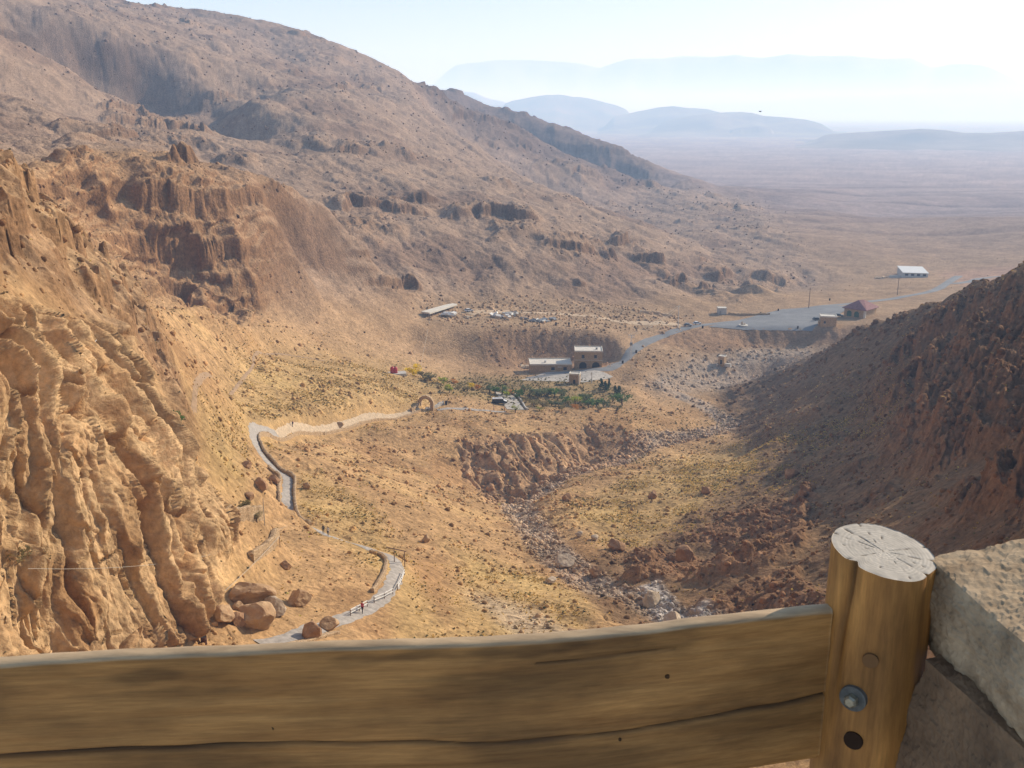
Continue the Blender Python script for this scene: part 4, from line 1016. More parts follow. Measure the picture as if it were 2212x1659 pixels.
def minibus(p, rz, label):
    t = thing('parked_minibus', label, 'minibus', p, rz)
    L, W = 5.6, 1.9
    pr = [(-L/2, .4), (-L/2, 1.15), (L/2-1.1, 1.15), (L/2-.1, 1.0), (L/2, .8), (L/2, .4)]
    MB().prism(pr, -W/2, W/2).build('body', M['dark_paint'], t)
    MB().prism([(-L/2+.05, 1.152), (-L/2+.15, 2.05), (L/2-1.7, 2.05), (L/2-1.05, 1.152)], -W/2+.06, W/2-.06).build('cabin_glass', M['glass'], t)
    for x in (-2.6, -1.3, -.05, 1.05):
        MB().box(x, x + .12, -W/2+.02, W/2-.02, 1.153, 2.04).build('pillar', M['dark_paint'], t)
    MB().prism([(-L/2+.1, 2.052), (-L/2+.2, 2.22), (L/2-1.8, 2.2), (L/2-1.6, 2.052)], -W/2+.02, W/2-.02).build('roof', M['white_paint'], t)
    MB().prism([(L/2-1.06, 1.152), (L/2-.1, 1.003), (L/2-.1, 1.06), (L/2-1.3, 1.5)], -W/2+.05, W/2-.05).build('bonnet', M['white_paint'], t)
    for x in (-1.8, 1.7):
        for s_ in (-1, 1): wheel(t, x, s_ * (W / 2 - .1), .38)
    for s_ in (-1, 1): MB().box(L/2-.05, L/2+.03, s_*.65-.18, s_*.65+.18, .68, .86).build('headlight', M['white_metal'], t)
    for k in range(2): MB().box(-2.0, L/2-2.0, (-.6, .6)[k]-.03, (-.6, .6)[k]+.03, 2.24, 2.32).build('roof_rack', M['white_metal'], t)
    return t
def flat(p, d=0.0): q = p.copy(); q.z = ground(p.x, p.y) + d; return q
minibus(flat(at(1079, 868, 352), .12), R(6), 'dark minibus with a white roof parked by the garden')
car(flat(at(1506, 696, 512), .3), R(15), 'white_paint', 'white car at the near end of the car park')
car(flat(at(1486, 699, 506), .3), R(-10), 'silver_paint', 'grey car to the left of the white one by the white pole')
car(flat(at(1764, 691, 528), .3), R(20), 'dark_paint', 'dark car parked on the left side of the square stone hut')
car(flat(at(1812, 687, 540), .3), R(-12), 'dark_paint', 'dark car between the square hut and the red roofed pavilion')
car(flat(at(1013, 676, 482), .2), R(30), 'white_paint', 'small white car on the dirt track above the white debris')
# monument in the middle of the car park
p = flat(at(1606, 697, 512), .2)
t = thing('round_planter', 'round kerbed planter with a broken stone on it in the car park', 'planter', p)
MB().tube([(0, 0, -.2), (0, 0, .3), (0, 0, .32)], [2.3, 2.3, 1.9], 24).build('kerb', M['roof_pale'], t)
MB().tube([(-.6, 0, .3), (-.7, .1, 1.5), (-.4, .1, 2.0)], [.8, .6, .25], 7).build('stone', M['boulder_pale'], t)
MB().tube([(.7, .1, .3), (.8, .1, 1.1)], [.5, .3], 7).build('stone', M['boulder_pale'], t)
# scrap, debris and the rocks around the terrace
def heap(name, p, w, h, n, mat, label, cat, flatness=.25):
    mb = MB()
    for k in range(n):
        x, y = random.gauss(0, w / 4), random.gauss(0, w / 6); s_ = random.uniform(.4, 1) * w / 5
        a, b = random.uniform(0, PI), random.uniform(-.6, .6)
        c = Matrix.Translation((x, y, random.uniform(0, h * .6))) @ Matrix.Rotation(a, 4, 'Z') @ Matrix.Rotation(b, 4, 'X')
        z_ = s_ * flatness
        vs = [c @ Vector(((i & 1) * 2 - 1, ((i >> 1) & 1) * 2 - 1, (i >> 2) * 2 - 1)) * 1 for i in range(8)]
        vs = [c @ Vector((((i & 1) * 2 - 1) * s_ * random.uniform(.7, 1.1), (((i >> 1) & 1) * 2 - 1) * s_ * .6, ((i >> 2) * 2 - 1) * z_)) for i in range(8)]
        mb.add(vs, [(0,2,3,1),(4,5,7,6),(0,1,5,4),(1,3,7,5),(3,2,6,7),(2,0,4,6)])
    o = mb.build(name, M[mat]); o.location = p; return put(o, label, cat)
heap('debris_heap', flat(at(965, 688, 472), .3), 9, 2.2, 16, 'white_stuff', 'heap of white sheets below the pale concrete slab', 'debris')
heap('debris_heap', flat(at(1081, 692, 474), .3), 10, 2.0, 14, 'white_stuff', 'lower heap of white broken slabs on the terrace', 'debris')
heap('debris_heap', flat(at(1102, 683, 484), .3), 7, 1.4, 18, 'concrete', 'upper heap of pale slabs above the broken white ones', 'debris')
heap('scrap_heap', flat(at(1166, 695, 474)), 11, 1.5, 26, 'grey_metal', 'grey heap of scrap metal at the edge of the terrace', 'scrap', .15)
heap('scrap_heap', flat(at(1190, 690, 478)), 3.5, 1.8, 8, 'rust', 'rusty box of scrap on the terrace behind the drums', 'scrap', .5)
heap('rubble_heap', flat(at(1010, 695, 470)), 5, .8, 14, 'boulder_pale', 'low heap of stones between the two white debris heaps', 'rubble', .5)
heap('rubble_heap', flat(at(1140, 788, 436)), 8, 1.2, 22, 'boulder_pale', 'pile of pale rubble at the left end of the bungalow', 'rubble', .5)
heap('rubble_heap', flat(at(1900, 598, 795)), 9, 1.4, 14, 'dirt_track', 'dark earth heap left of the white roofed warehouse', 'rubble', .4)

# ------------------------------------------------------------------ people
def person(p, rz, top, legs, label, stride=.25, hold=False, bag=None, h=1.72):
    root = thing('person', label, 'person', p, rz)
    k = h / 1.72
    V, Rr, E = [], [], []
    def jn(x, y, z, r, par=None, r2=None):
        V.append((x * k, y * k, z * k)); Rr.append((r * k, (r2 or r) * k)); i = len(V) - 1
        if par is not None: E.append((par, i))
        return i
    pel = jn(0, 0, .95, .15, None, .11); wst = jn(0, 0, 1.10, .13, pel, .10); ch = jn(0, .01, 1.30, .165, wst, .115); nk = jn(0, .01, 1.46, .065, ch); 
    hd = jn(0, .02, 1.56, .078, nk); hd2 = jn(0, .02, 1.66, .08, hd)
    for s_, st in ((-1, stride), (1, -stride)):
        hp = jn(.09 * s_, 0, .88, .095, pel); kn = jn(.10 * s_, .10 * (st > 0) * 1 + st * .45, .49, .06, hp); an = jn(.10 * s_, st - .04, .09, .042, kn); jn(.11 * s_, st + .12, .045, .04, an)
    for s_ in (-1, 1):
        sh_ = jn(.185 * s_, .01, 1.40, .062, ch)
        if hold: el = jn(.25 * s_, .03, 1.14, .045, sh_); wr_ = jn(.17 * s_, .24, 1.12, .03, el); d = Vector((-.3 * s_, .95, .1))
        else: el = jn(.24 * s_, -.03 - stride * .3 * s_, 1.13, .045, sh_); wr_ = jn(.25 * s_, .06 - stride * .5 * s_, .90, .03, el); d = Vector((0, .25, -.97))
        d.normalize(); w = Vector(V[wr_]) / k
        c = w + d * .07; palm = jn(c.x, c.y, c.z, .032, wr_, .02)
        side = Vector((0, 1, 0)).cross(d).normalized() if abs(d.y) < .9 else Vector((1, 0, 0))
        for q in range(4):
            o_ = side * (.026 * (q - 1.5)); L_ = (.065, .078, .072, .055)[q]
            m1 = c + o_ + d * .04; m2 = m1 + d * L_ * .6 + Vector((0, .008, 0)); a_ = jn(m1.x, m1.y, m1.z, .010, palm); jn(m2.x, m2.y, m2.z, .008, a_)
        m1 = c - d * .02 + side * .045; m2 = m1 + d * .035 + side * .012; a_ = jn(m1.x, m1.y, m1.z, .011, palm); jn(m2.x, m2.y, m2.z, .009, a_)
    me = bpy.data.meshes.new('body'); me.from_pydata(V, E, []); o = bpy.data.objects.new('body', me); COL.objects.link(o)
    o.modifiers.new('s', 'SKIN'); sv = me.skin_vertices[0].data
    for i, (a_, b_) in enumerate(Rr): sv[i].radius = (a_, b_); sv[i].use_root = (i == 0)
    sb = o.modifiers.new('d', 'SUBSURF'); sb.levels = sb.render_levels = 1
    dg = bpy.context.evaluated_depsgraph_get(); m2 = bpy.data.meshes.new_from_object(o.evaluated_get(dg)); o.modifiers.clear(); o.data = m2; m2.name = 'body'
    bpy.data.meshes.remove(me)
    for mt in ('skin', top, legs, 'tyre'): m2.materials.append(M[mt])
    for f in m2.polygons:
        c = f.center / k; f.use_smooth = True
        f.material_index = 3 if c.z < .085 else 2 if c.z < .97 and abs(c.x) < .215 else 1 if c.z < 1.475 and (c.z > 1.0 or abs(c.x) > 0) and not (c.z < .93) and not (hold and c.y > .2) else 0
    o.parent = root
    hb = bmesh.new(); bmesh.ops.create_icosphere(hb, subdivisions=2, radius=.098 * k)
    for v in hb.verts: v.co = Vector((v.co.x * .95, v.co.y * 1.08 - .005 * k, v.co.z * 1.08 + 1.655 * k))
    bmesh.ops.delete(hb, geom=[v for v in hb.verts if v.co.y > .045 * k and v.co.z < 1.70 * k], context='VERTS')
    hm = bpy.data.meshes.new('hair'); hb.to_mesh(hm); hb.free(); hm.materials.append(M['hair']); ho = bpy.data.objects.new('hair', hm); COL.objects.link(ho); ho.parent = root
    for nm, x, z, s_ in (('eye', -.032, 1.635, .010), ('eye', .032, 1.635, .010), ('nose', 0, 1.60, .014), ('mouth', 0, 1.565, .018)):
        b_ = bmesh.new(); bmesh.ops.create_icosphere(b_, subdivisions=1, radius=s_ * k); mm = bpy.data.meshes.new(nm)
        for v in b_.verts: v.co = Vector((v.co.x + x * k, v.co.y * .8 + .098 * k, v.co.z * (.4 if nm == 'mouth' else 1) + z * k))
        b_.to_mesh(mm); b_.free(); mm.materials.append(M['hair' if nm == 'eye' else 'cloth_pink' if nm == 'mouth' else 'skin']); oo = bpy.data.objects.new(nm, mm); COL.objects.link(oo); oo.parent = root
    if bag: MB().box(-.15 * k, .15 * k, -.30 * k, -.12 * k, 1.08 * k, 1.45 * k).build('backpack', M[bag], root)
    return root
def on_path(dx, dy, r): q = at(dx, dy, r); q.z = ground(q.x, q.y) + .10; return q
person(on_path(782, 1299, 120.5), R(160), 'cloth_red', 'cloth_black', 'person in a red jacket and black trousers walking on the path beside the lowest railing', .22)
person(on_path(699, 1160, 169), R(190), 'cloth_black', 'cloth_black', 'person dressed all in black, left of the two on the middle bend of the path', .18)
person(on_path(709, 1163, 167), R(170), 'cloth_white', 'cloth_blue', 'person in a pale top and dark trousers, right of the two on the middle bend', .2, bag='cloth_black')
person(on_path(634, 948, 262), R(150), 'cloth_black', 'cloth_blue', 'person in a dark top with a pink bag near the top hairpin', .2, bag='cloth_pink')
person(flat(at(1067, 880, 341), .1), R(90), 'cloth_pink', 'cloth_blue', 'person in a pink top in front of the parked minibus, left one', .1)
person(flat(at(1090, 882, 341), .1), R(-60), 'cloth_red', 'cloth_black', 'person in a red top in front of the minibus bonnet', .1)
person(flat(at(1495, 703, 503), .3), R(180), 'cloth_white', 'cloth_white', 'person in white standing beside the cars at the car park', .05, h=1.85)

# ------------------------------------------------------------------ trees and bushes
def leaf_mat(name, c, c2):
    return leafy(name, None, tuple(min(1, v * 1.8) for v in c), tuple(v * 1.8 for v in c2), .5)
LEAF = dict(olive=leaf_mat('olive_leaves', (.13, .15, .08), (.06, .075, .035)), green=leaf_mat('green_leaves', (.10, .17, .055), (.04, .08, .025)),
    yellow=leaf_mat('yellow_leaves', (.62, .44, .03), (.40, .30, .03)), lime=leaf_mat('lime_leaves', (.26, .28, .04), (.13, .16, .03)),
    orange=leaf_mat('orange_leaves', (.46, .22, .04), (.24, .12, .03)), pine=leaf_mat('pine_needles', (.035, .065, .035), (.015, .03, .018)),
    scrub=leaf_mat('scrub_leaves', (.20, .17, .08), (.10, .085, .04)))
def tree_proto(kind, seed):
    rg = random.Random(seed); tr = MB(); cr = MB()
    tall = kind == 'pine'
    tr.tube([(0, 0, -.08), (rg.uniform(-.03, .03), 0, .25), (rg.uniform(-.05, .05), 0, .6 if not tall else .9)], [.05, .035, .015], 7)
    cl = []
    n = 13 if not tall else 16
    for k in range(n):
        if tall: z = .18 + .78 * k / n; rr = (1 - z) * .34 + .04; a = rg.uniform(0, 2 * PI); c = Vector((rr * .6 * math.cos(a), rr * .6 * math.sin(a), z)); s_ = rr * .75 + .04
        else:
            a = rg.uniform(0, 2 * PI); q = rg.random() ** .5 * .36; z = .3 + rg.random() * .5; c = Vector((q * math.cos(a), q * math.sin(a), z)); s_ = rg.uniform(.12, .22)
            if k < 6: tr.tube([(0, 0, .22 + .04 * k), c * .75, c], [.018, .011, .006], 5)
        cl.append((c, s_))
    for c, s_ in cl:
        for _ in range(26 if not tall else 30):
            d = Vector((rg.gauss(0, 1), rg.gauss(0, 1), rg.gauss(0, .8))).normalized() * (s_ * rg.random() ** .4)
            p_ = c + d; e = .060 * rg.uniform(.6, 1.3); u = Vector((rg.gauss(0, 1), rg.gauss(0, 1), rg.gauss(0, 1))).normalized(); v_ = u.orthogonal().normalized()
            cr.add([p_ - u * e, p_ + v_ * e * .6, p_ + u * e, p_ - v_ * e * .6], [(0, 1, 2, 3)])
    return tr, cr
PROTO = {}
def tree(kind, p, w, h, label, name, cat, group=None):
    key = (kind, random.randrange(3))
    root = thing(name, label, cat, p, random.uniform(0, 6.28), group)
    if key not in PROTO:
        tr, cr = tree_proto(kind, hash(kind) % 1000 * 0 + key[1] * 31 + len(kind) * 7)
        a = tr.build('trunk', M['bark'], root); b = cr.build('crown', LEAF[kind], root); PROTO[key] = (a, b)
    else:
        a, b = (x.copy() for x in PROTO[key]); COL.objects.link(a); COL.objects.link(b); a.parent = root; b.parent = root
    for o in (a, b): o.scale = (w * 1.3, w * 1.3, h * 1.2)
    return root
def z1(zx, zy, r): return at(785.5 + .3196 * zx, 589.1 + .3196 * zy, r)
TREES = [ # zoom x, zoom y of the foot, distance, width, height, kind, label
 (335,672,380,5.6,4.6,'yellow','big round yellow bush next to the red water tanks'),
 (450,700,372,6.2,3.0,'scrub','wide dull brownish shrub right of the big yellow bush'),
 (400,690,376,4.0,2.6,'scrub','small dull shrub touching the big yellow bush'),
 (540,705,370,3.4,2.5,'lime','lime green bush right of the dull shrubs'),
 (612,692,376,3.0,2.2,'orange','small orange bush on the slope left of the garden'),
 (580,765,356,3.0,3.2,'lime','small lone tree with a thin trunk and yellow green crown'),
 (728,712,372,3.6,2.2,'yellow','left one of the two golden bushes at the upper garden edge'),
 (770,715,371,3.2,2.0,'orange','right one of the two golden bushes at the upper garden edge'),
 (850,735,368,4.4,2.8,'olive','first olive tree from the left in the upper garden row'),
 (890,735,366,3.6,2.6,'green','green tree behind the lane end, second in the upper row'),
 (935,745,366,4.6,3.2,'green','broad green tree just above the lane'),
 (968,755,362,2.6,2.4,'lime','narrow lime bush at the top corner of the lane'),
 (1000,745,368,3.4,2.2,'orange','brownish orange shrub right of the lane corner'),
 (1055,760,364,4.6,3.2,'green','dense green tree right of the brownish shrub'),
 (1120,770,366,5.2,3.4,'olive','large olive tree in the middle garden row'),
 (1085,725,374,4.0,2.6,'olive','grey olive tree at the back of the garden below the rubble'),
 (1165,745,370,4.4,2.8,'olive','olive tree behind the large one'),
 (1200,775,368,5.0,3.2,'olive','olive tree left of the pump hut, front row'),
 (1245,755,372,4.8,3.0,'olive','olive tree in front of the bungalow forecourt'),
 (1290,770,370,5.0,3.2,'green','green tree left of the pump hut, near its corner'),
 (1340,760,372,4.6,3.0,'olive','olive tree touching the left wall of the pump hut'),
 (1370,800,364,4.0,2.4,'green','low green tree below the pump hut'),
 (1430,825,360,5.0,3.6,'lime','tall yellow green tree in front of the pump hut'),
 (1480,785,368,4.2,2.8,'green','green tree right of the pump hut chimney'),
 (1520,800,366,5.0,3.6,'olive','grey green tree right of the yellow green one'),
 (1520,865,354,4.6,3.0,'green','green tree at the lower front edge of the garden'),
 (1575,820,362,4.6,3.0,'green','green tree in front of the left pine'),
 (1625,830,362,4.4,2.8,'olive','olive tree below the pines'),
 (1685,790,374,4.2,2.6,'green','green bush right of the pines'),
 (1750,830,368,6.0,4.6,'green','biggest green tree at the right end of the garden'),
 (1715,865,358,3.4,2.0,'scrub','low dull bush under the biggest green tree'),
 (1605,745,388,2.6,4.6,'pine','left one of the dark pines beside the forecourt'),
 (1632,742,388,3.0,4.0,'pine','middle one of the dark pines beside the forecourt'),
 (1658,735,392,1.8,4.2,'pine','slim dark cypress between the pines and the poles'),
 (1728,742,386,3.0,3.6,'pine','right one of the dark pines beside the forecourt'),
 (1700,740,388,2.2,3.0,'pine','small dark pine between the cypress and the right pine'),
 (1025,920,340,3.2,2.6,'lime','yellow green bush at the foot of the lane'),
 (1090,800,358,3.0,1.8,'scrub','low dry shrub right of the kerb wall'),
 (1150,820,354,3.6,2.0,'scrub','grey dry shrub in the bare middle of the garden'),
 (1210,870,350,4.2,2.4,'scrub','pale brown shrub at the front of the garden'),
 (1270,835,356,4.0,2.0,'olive','low dark bush in the shaded centre of the garden'),
 (1320,840,356,3.4,1.8,'olive','small olive bush right of the shaded centre'),
 (1190,905,344,3.0,1.4,'lime','small lime tuft on the slope below the garden'),
 (1440,885,350,3.2,1.8,'orange','rusty orange bush below the tall yellow green tree'),
 (1340,905,346,3.2,1.8,'scrub','dry shrub hanging over the garden bank'),
 (1600,870,352,3.0,1.6,'scrub','dry shrub between the two front green trees'),
 (700,735,364,3.0,1.6,'scrub','low dry shrub below the golden bushes'),
 (650,725,366,3.2,1.8,'scrub','low dry shrub below the small orange bush')]
for zx, zy, r, w_, h_, kind, lb in TREES:
    p = z1(zx, zy, r); p.z = ground(p.x, p.y) - .1
    isb = kind in ('scrub', 'yellow', 'orange', 'lime')
    tree(kind, p, w_, h_, lb, 'pine_tree' if kind == 'pine' else 'bush' if isb else 'olive_tree' if kind == 'olive' else 'garden_tree', 'bush' if isb else 'tree', 'trees and bushes of the garden')
for (dx, dy, w_, h_, lb) in ((381,921,2.2,2.0,'dark green bush alone on the slope right of the cliff'),(35,1240,2.2,2.4,'grey leafless bush clinging to the cliff at the picture edge'),(88,1225,1.6,1.6,'grey thorny bush at the start of the thin pale cable'),
    (345,1072,.9,.8,'small yellowish bush growing from a cleft in the cliff'),(530,1105,1.8,1.5,'pale dry bush at the cliff brow near the thin mast'),(555,1128,1.6,1.4,'second pale dry bush nearer the thin mast')):
    p = hit(dx, dy); tree('green' if dx == 381 else 'scrub', p, w_, h_, lb, 'bush', 'bush', 'bushes by the cliff')
q = hit(572, 1135); put(MB().tube([q - Vector((0, 0, .3)), q + Vector((0, 0, 4.2))], .05, 6).build('mast', M['grey_metal']), 'thin grey mast above the cliff brow', 'mast')

# ------------------------------------------------------------------ boulders
def rock_mesh(name, seed, mat, sub=4, cuts=11, rough=.05):
    rg = random.Random(seed); bm = bmesh.new(); bmesh.ops.create_icosphere(bm, subdivisions=sub, radius=1)
    pl_ = []
    for _ in range(cuts):
        n = Vector((rg.gauss(0, 1), rg.gauss(0, 1), rg.gauss(0, .8))).normalized(); pl_.append((n, rg.uniform(.55, .86)))
    P = np.array([v.co for v in bm.verts])
    for n, d in pl_:
        nn_ = np.array(n); s_ = P @ nn_; P -= np.clip(s_ - d, 0, None)[:, None] * nn_
    L_ = np.linalg.norm(P, axis=1, keepdims=True)
    nz = n3(P[:, 0] * 2.2, P[:, 1] * 2.2, P[:, 2] * 2.2, seed) * rough * 1.6 + n3(P[:, 0] * 6, P[:, 1] * 6, P[:, 2] * 6, seed + 1) * rough * .8
    P = P * (1 + nz[:, None] / L_)
    for v, q in zip(bm.verts, P): v.co = Vector(q)
    me = bpy.data.meshes.new(name); bm.to_mesh(me); bm.free(); me.materials.append(M[mat]); return me
RM = {(k, m): None for k in range(6) for m in ('boulder', 'boulder_pale', 'boulder_dark')}
def boulder(dx, dy, wpx, hpx, label, mat='boulder', k=None, tilt=None, group=None, sink=.27):
    """wpx, hpx: its size in working picture units; dx, dy: the middle of its foot"""
    q = hit(dx, dy); rng_ = q.length
    k = random.randrange(6) if k is None else k
    if RM[(k, mat)] is None: RM[(k, mat)] = rock_mesh('boulder', 40 + k, mat)
    o = bpy.data.objects.new('boulder', RM[(k, mat)]); COL.objects.link(o)
    w, h = wpx * K * rng_ / F / 2 * 1.15, hpx * K * rng_ / F / 2 * 1.2
    o.scale = (w, (w + h) / 2, h); o.rotation_euler = tilt or (random.uniform(-.25, .25), random.uniform(-.25, .25), random.uniform(0, 6.28))
    if tilt is None: o.scale = (w * .95, w * .95, h)
    o.location = q + Vector((0, (w + h) * .25, h * (1 - sink * 2)))
    return put(o, label, 'boulder', group)
for a in [
 (540,1305,88,50,'biggest boulder of the cluster beside the lowest path, long and flat topped','boulder',0),
 (545,1358,78,56,'tilted angular boulder at the front of the boulder cluster','boulder',1),
 (474,1346,50,40,'blocky boulder at the left end of the boulder cluster','boulder',2),
 (512,1352,34,30,'brown boulder wedged between the blocky and the tilted one','boulder_dark',3),
 (588,1330,50,42,'pale rounded boulder on the right of the cluster','boulder_pale',4),
 (512,1318,22,18,'small stone behind the boulder cluster','boulder',5),
 (645,1310,48,36,'lone wedge shaped boulder with a dark shadow left of the path curve','boulder',2),
 (675,1381,42,38,'dark brown boulder on the verge below the lowest path','boulder_dark',1),
 (711,1361,38,28,'smaller boulder behind the dark brown one below the path','boulder',0),
 (560,1056,34,24,'reddish boulder left of the long flight of steps','boulder_dark',4),
 (592,1046,28,22,'reddish boulder touching the top of the long flight of steps','boulder_dark',5),
 (537,1078,26,16,'flat dark boulder below the reddish pair','boulder_dark',3),
 (616,1228,24,18,'brown boulder right of the terrace wall of slabs','boulder_dark',2),
 (534,1010,22,16,'small brown boulder left of the narrow bend','boulder_dark',1),
 (734,923,18,12,'small pale boulder on the uphill side of the path to the gate','boulder',0),
 (921,1172,20,18,'pale boulder alone in the middle of the open slope','boulder',4),
 (662,1058,16,18,'upright stone right of the top of the long steps','boulder',5),
 (1412,1078,22,20,'round boulder alone on the yellow grass terrace','boulder_dark',4,None),
 (1225,1082,20,18,'square boulder at the left edge of the grass terrace','boulder_dark',2),
 (1524,1068,22,20,'upright boulder below the sunlit streak of grass','boulder_dark',1),
 (1712,1034,30,26,'reddish boulder on the crest of the sunlit streak','boulder_dark',0),
 (1482,1212,42,34,'big squarish boulder on the shaded bank right of the stream','boulder_dark',3),
 (1222,1226,44,30,'long whitish boulder in the stream bed','boulder_pale',0),
 (1287,1246,30,24,'brown boulder on the right edge of the stream bed','boulder_dark',2),
 (1252,1160,18,14,'pale boulder at the foot of the stream bank','boulder_pale',5),
 (1285,1168,22,14,'flat pale boulder higher on the stream bank','boulder_pale',3),
 (1330,1190,40,26,'brown boulder above the rock pillar by the stream','boulder_dark',1),
 (1405,1310,44,36,'whitish boulder left of the white rock patch','boulder_pale',4),
 (1455,1352,40,30,'bluish white boulder in the middle of the white rock patch','boulder_pale',2),
 (1190,1262,26,16,'white flat boulder low in the stream bed','boulder_pale',1),
 (1213,1405,44,22,'layered tan rock in front of the railing, leftmost of the three','boulder',3),
 (1245,1380,40,20,'layered tan rock in front of the railing, middle of the three','boulder',5),
 (1268,1398,40,24,'layered tan rock in front of the railing, rightmost of the three','boulder',0)]:
    boulder(*a[:7], group='boulders on the valley slopes')

# ------------------------------------------------------------------ loose stones and dry tufts (nobody could count them)
cellA = np.zeros((NR, NA))
cellA[:-1, :-1] = (RR[1:, :-1] - RR[:-1, :-1]) * RR[:-1, :-1] * np.diff(az)[None, :]
vis = (DYG > -60) & (DYG < 1480) & (DXG > -150) & (DXG < 2400)
def sites(weight, n):
    w = np.clip(weight * cellA * vis, 0, None).ravel(); w = w / w.sum()
    k = RNG.choice(len(w), n, p=w)
    j, i = np.divmod(k, NA); j = np.minimum(j, NR - 2); i = np.minimum(i, NA - 2)
    fj, fi = RNG.random(n), RNG.random(n)
    P = np.stack([Xd, Yd, Zd], -1)
    A_ = P[j, i] * (1 - fi)[:, None] + P[j, i + 1] * fi[:, None]; B_ = P[j + 1, i] * (1 - fi)[:, None] + P[j + 1, i + 1] * fi[:, None]
    return A_ * (1 - fj)[:, None] + B_ * fj[:, None], C[j, i], RR[j, i], k
def scatter(name, V, Fc, pos, size, colr, mat, squash=(.7, 1), tilt=.5):
    n = len(pos); nv = len(V)
    a = RNG.random(n) * 2 * PI; b = (RNG.random(n) - .5) * 2 * tilt
    ca, sa, cb, sb_ = np.cos(a), np.sin(a), np.cos(b), np.sin(b)
    sz = RNG.uniform(squash[0], squash[1], (n, 3)) * size[:, None]
    L_ = V[None] * sz[:, None]
    y = L_[..., 1] * cb[:, None] - L_[..., 2] * sb_[:, None]; z = L_[..., 1] * sb_[:, None] + L_[..., 2] * cb[:, None]
    x = L_[..., 0] * ca[:, None] - y * sa[:, None]; y = L_[..., 0] * sa[:, None] + y * ca[:, None]
    co = np.stack([x, y, z], -1) + pos[:, None]
    fl = np.concatenate([np.array(f) for f in Fc]); cnt = np.array([len(f) for f in Fc])
    faces = (fl[None] + (np.arange(n) * nv)[:, None]).ravel()
    o = mesh_from(name, co.reshape(-1, 3), faces, np.tile(cnt, n), np.repeat(colr, nv, 0), mat); o['kind'] = 'stuff'
    return o
def stone_shape(seed, sub=1):
    bm = bmesh.new(); bmesh.ops.create_icosphere(bm, subdivisions=sub, radius=1); rg = random.Random(seed)
    for _ in range(6):
        n = Vector((rg.gauss(0, 1), rg.gauss(0, 1), rg.gauss(0, 1))).normalized(); d = rg.uniform(.5, .8)
        for v in bm.verts: v.co -= n * max(0, v.co.dot(n) - d)
    V = np.array([v.co[:] for v in bm.verts]); Fc = [[v.index for v in f.verts] for f in bm.faces]; bm.free(); return V, Fc
open_ = (1 - z_flat) * (1 - .8 * z_cliff)
clump = sstep(-.3, .5, fbm(X, Y, 9, 3, 201)) + .08
w_near = sstep(430, 260, RR) * open_ * clump * (1 + 1.6 * lo + 3 * z_bed + 3 * z_white + 1.5 * rk)
def stone_lot(name, weight, n, s0, s1, power, tint, seed, lift=.15, jit=.2):
    V, Fc = stone_shape(seed)
    pos, cl, rr, k = sites(weight, n)
    size = s0 + (s1 - s0) * RNG.random(n) ** power
    size = size * np.clip(rr / 200, .55, 6) ** .6
    pos[:, 2] += size * lift * .4
    colr = np.clip(cl * tint * (1 + RNG.normal(0, jit, (n, 1))), .03, .85)
    return scatter(name, V, Fc, pos, size, colr, M_GROUND)
stone_lot('loose_stones', w_near, 13000, .10, .75, 4, np.array([1.12, 1.08, 1.02]), 1)
stone_lot('loose_stones', w_near, 6000, .10, .9, 5, np.array([.95, .86, .78]), 2)
stone_lot('stream_stones', (z_bed * (.1 + .9 * sstep(400, 320, RR)) + .8 * z_white) * (1 - .7 * z_flat), 7000, .12, .85, 4, np.array([1.12, 1.13, 1.15]), 3)
stone_lot('slope_rocks', sstep(300, 480, RR) * sstep(1700, 1200, RR) * np.clip(z_mid + z_crag, 0, 1) * (.25 + clump * .5 + 2.5 * out) * (1 - z_flat), 7000, .18, .8, 5, np.array([1.0, .95, .92]), 4)
stone_lot('crag_rubble', (rk * 1.5 + z_bank * .8 + lk * .8 + .15 * z_right) * (1 - z_flat), 8000, .15, 1.1, 3, np.array([.95, .9, .86]), 5)
stone_lot('terrace_stones', terr + z_cut * .3 + .5 * zone([(1340,760),(1500,760),(1760,740),(1700,800),(1400,850)], 400, 520, 4), 3500, .12, .7, 4, np.array([1.25, 1.2, 1.15]), 6)
# dry tufts: little fans of blades
def tuft_shape(seed, n=9, up=1.0):
    rg = random.Random(seed); V, Fc = [], []
    for k in range(n):
        a = 2 * PI * k / n + rg.uniform(-.3, .3); o_ = rg.uniform(.35, 1.0); h_ = up * rg.uniform(.5, 1.0) * (1.15 - .5 * o_); w_ = .30
        b = (math.cos(a) * .12, math.sin(a) * .12); t_ = (math.cos(a) * o_, math.sin(a) * o_); s_ = (-math.sin(a) * w_, math.cos(a) * w_)
        i = len(V); V += [(b[0] - s_[0] * .4, b[1] - s_[1] * .4, -.15), (b[0] + s_[0] * .4, b[1] + s_[1] * .4, -.15), ((b[0] + t_[0]) / 2 + s_[0], (b[1] + t_[1]) / 2 + s_[1], h_ * .7), (t_[0], t_[1], h_), ((b[0] + t_[0]) / 2 - s_[0], (b[1] + t_[1]) / 2 - s_[1], h_ * .7)]
        Fc.append([i, i + 1, i + 2, i + 3, i + 4])
    return np.array(V), Fc
def tuft_lot(name, weight, n, s0, s1, colr, seed, jit=.25):
    V, Fc = tuft_shape(seed)
    pos, cl, rr, k = sites(weight, n); size = (s0 + (s1 - s0) * RNG.random(n) ** 2) * np.clip(rr / 200, .7, 5) ** .5
    c_ = np.clip(np.array(colr)[None] * (1 + RNG.normal(0, jit, (n, 1))), .02, .8)
    return scatter(name, V, Fc, pos, size, c_, M_TUFT, (.7, 1.1), .2)
gcl = sstep(-.2, .5, fbm(X, Y, 14, 3, 205)) + .05
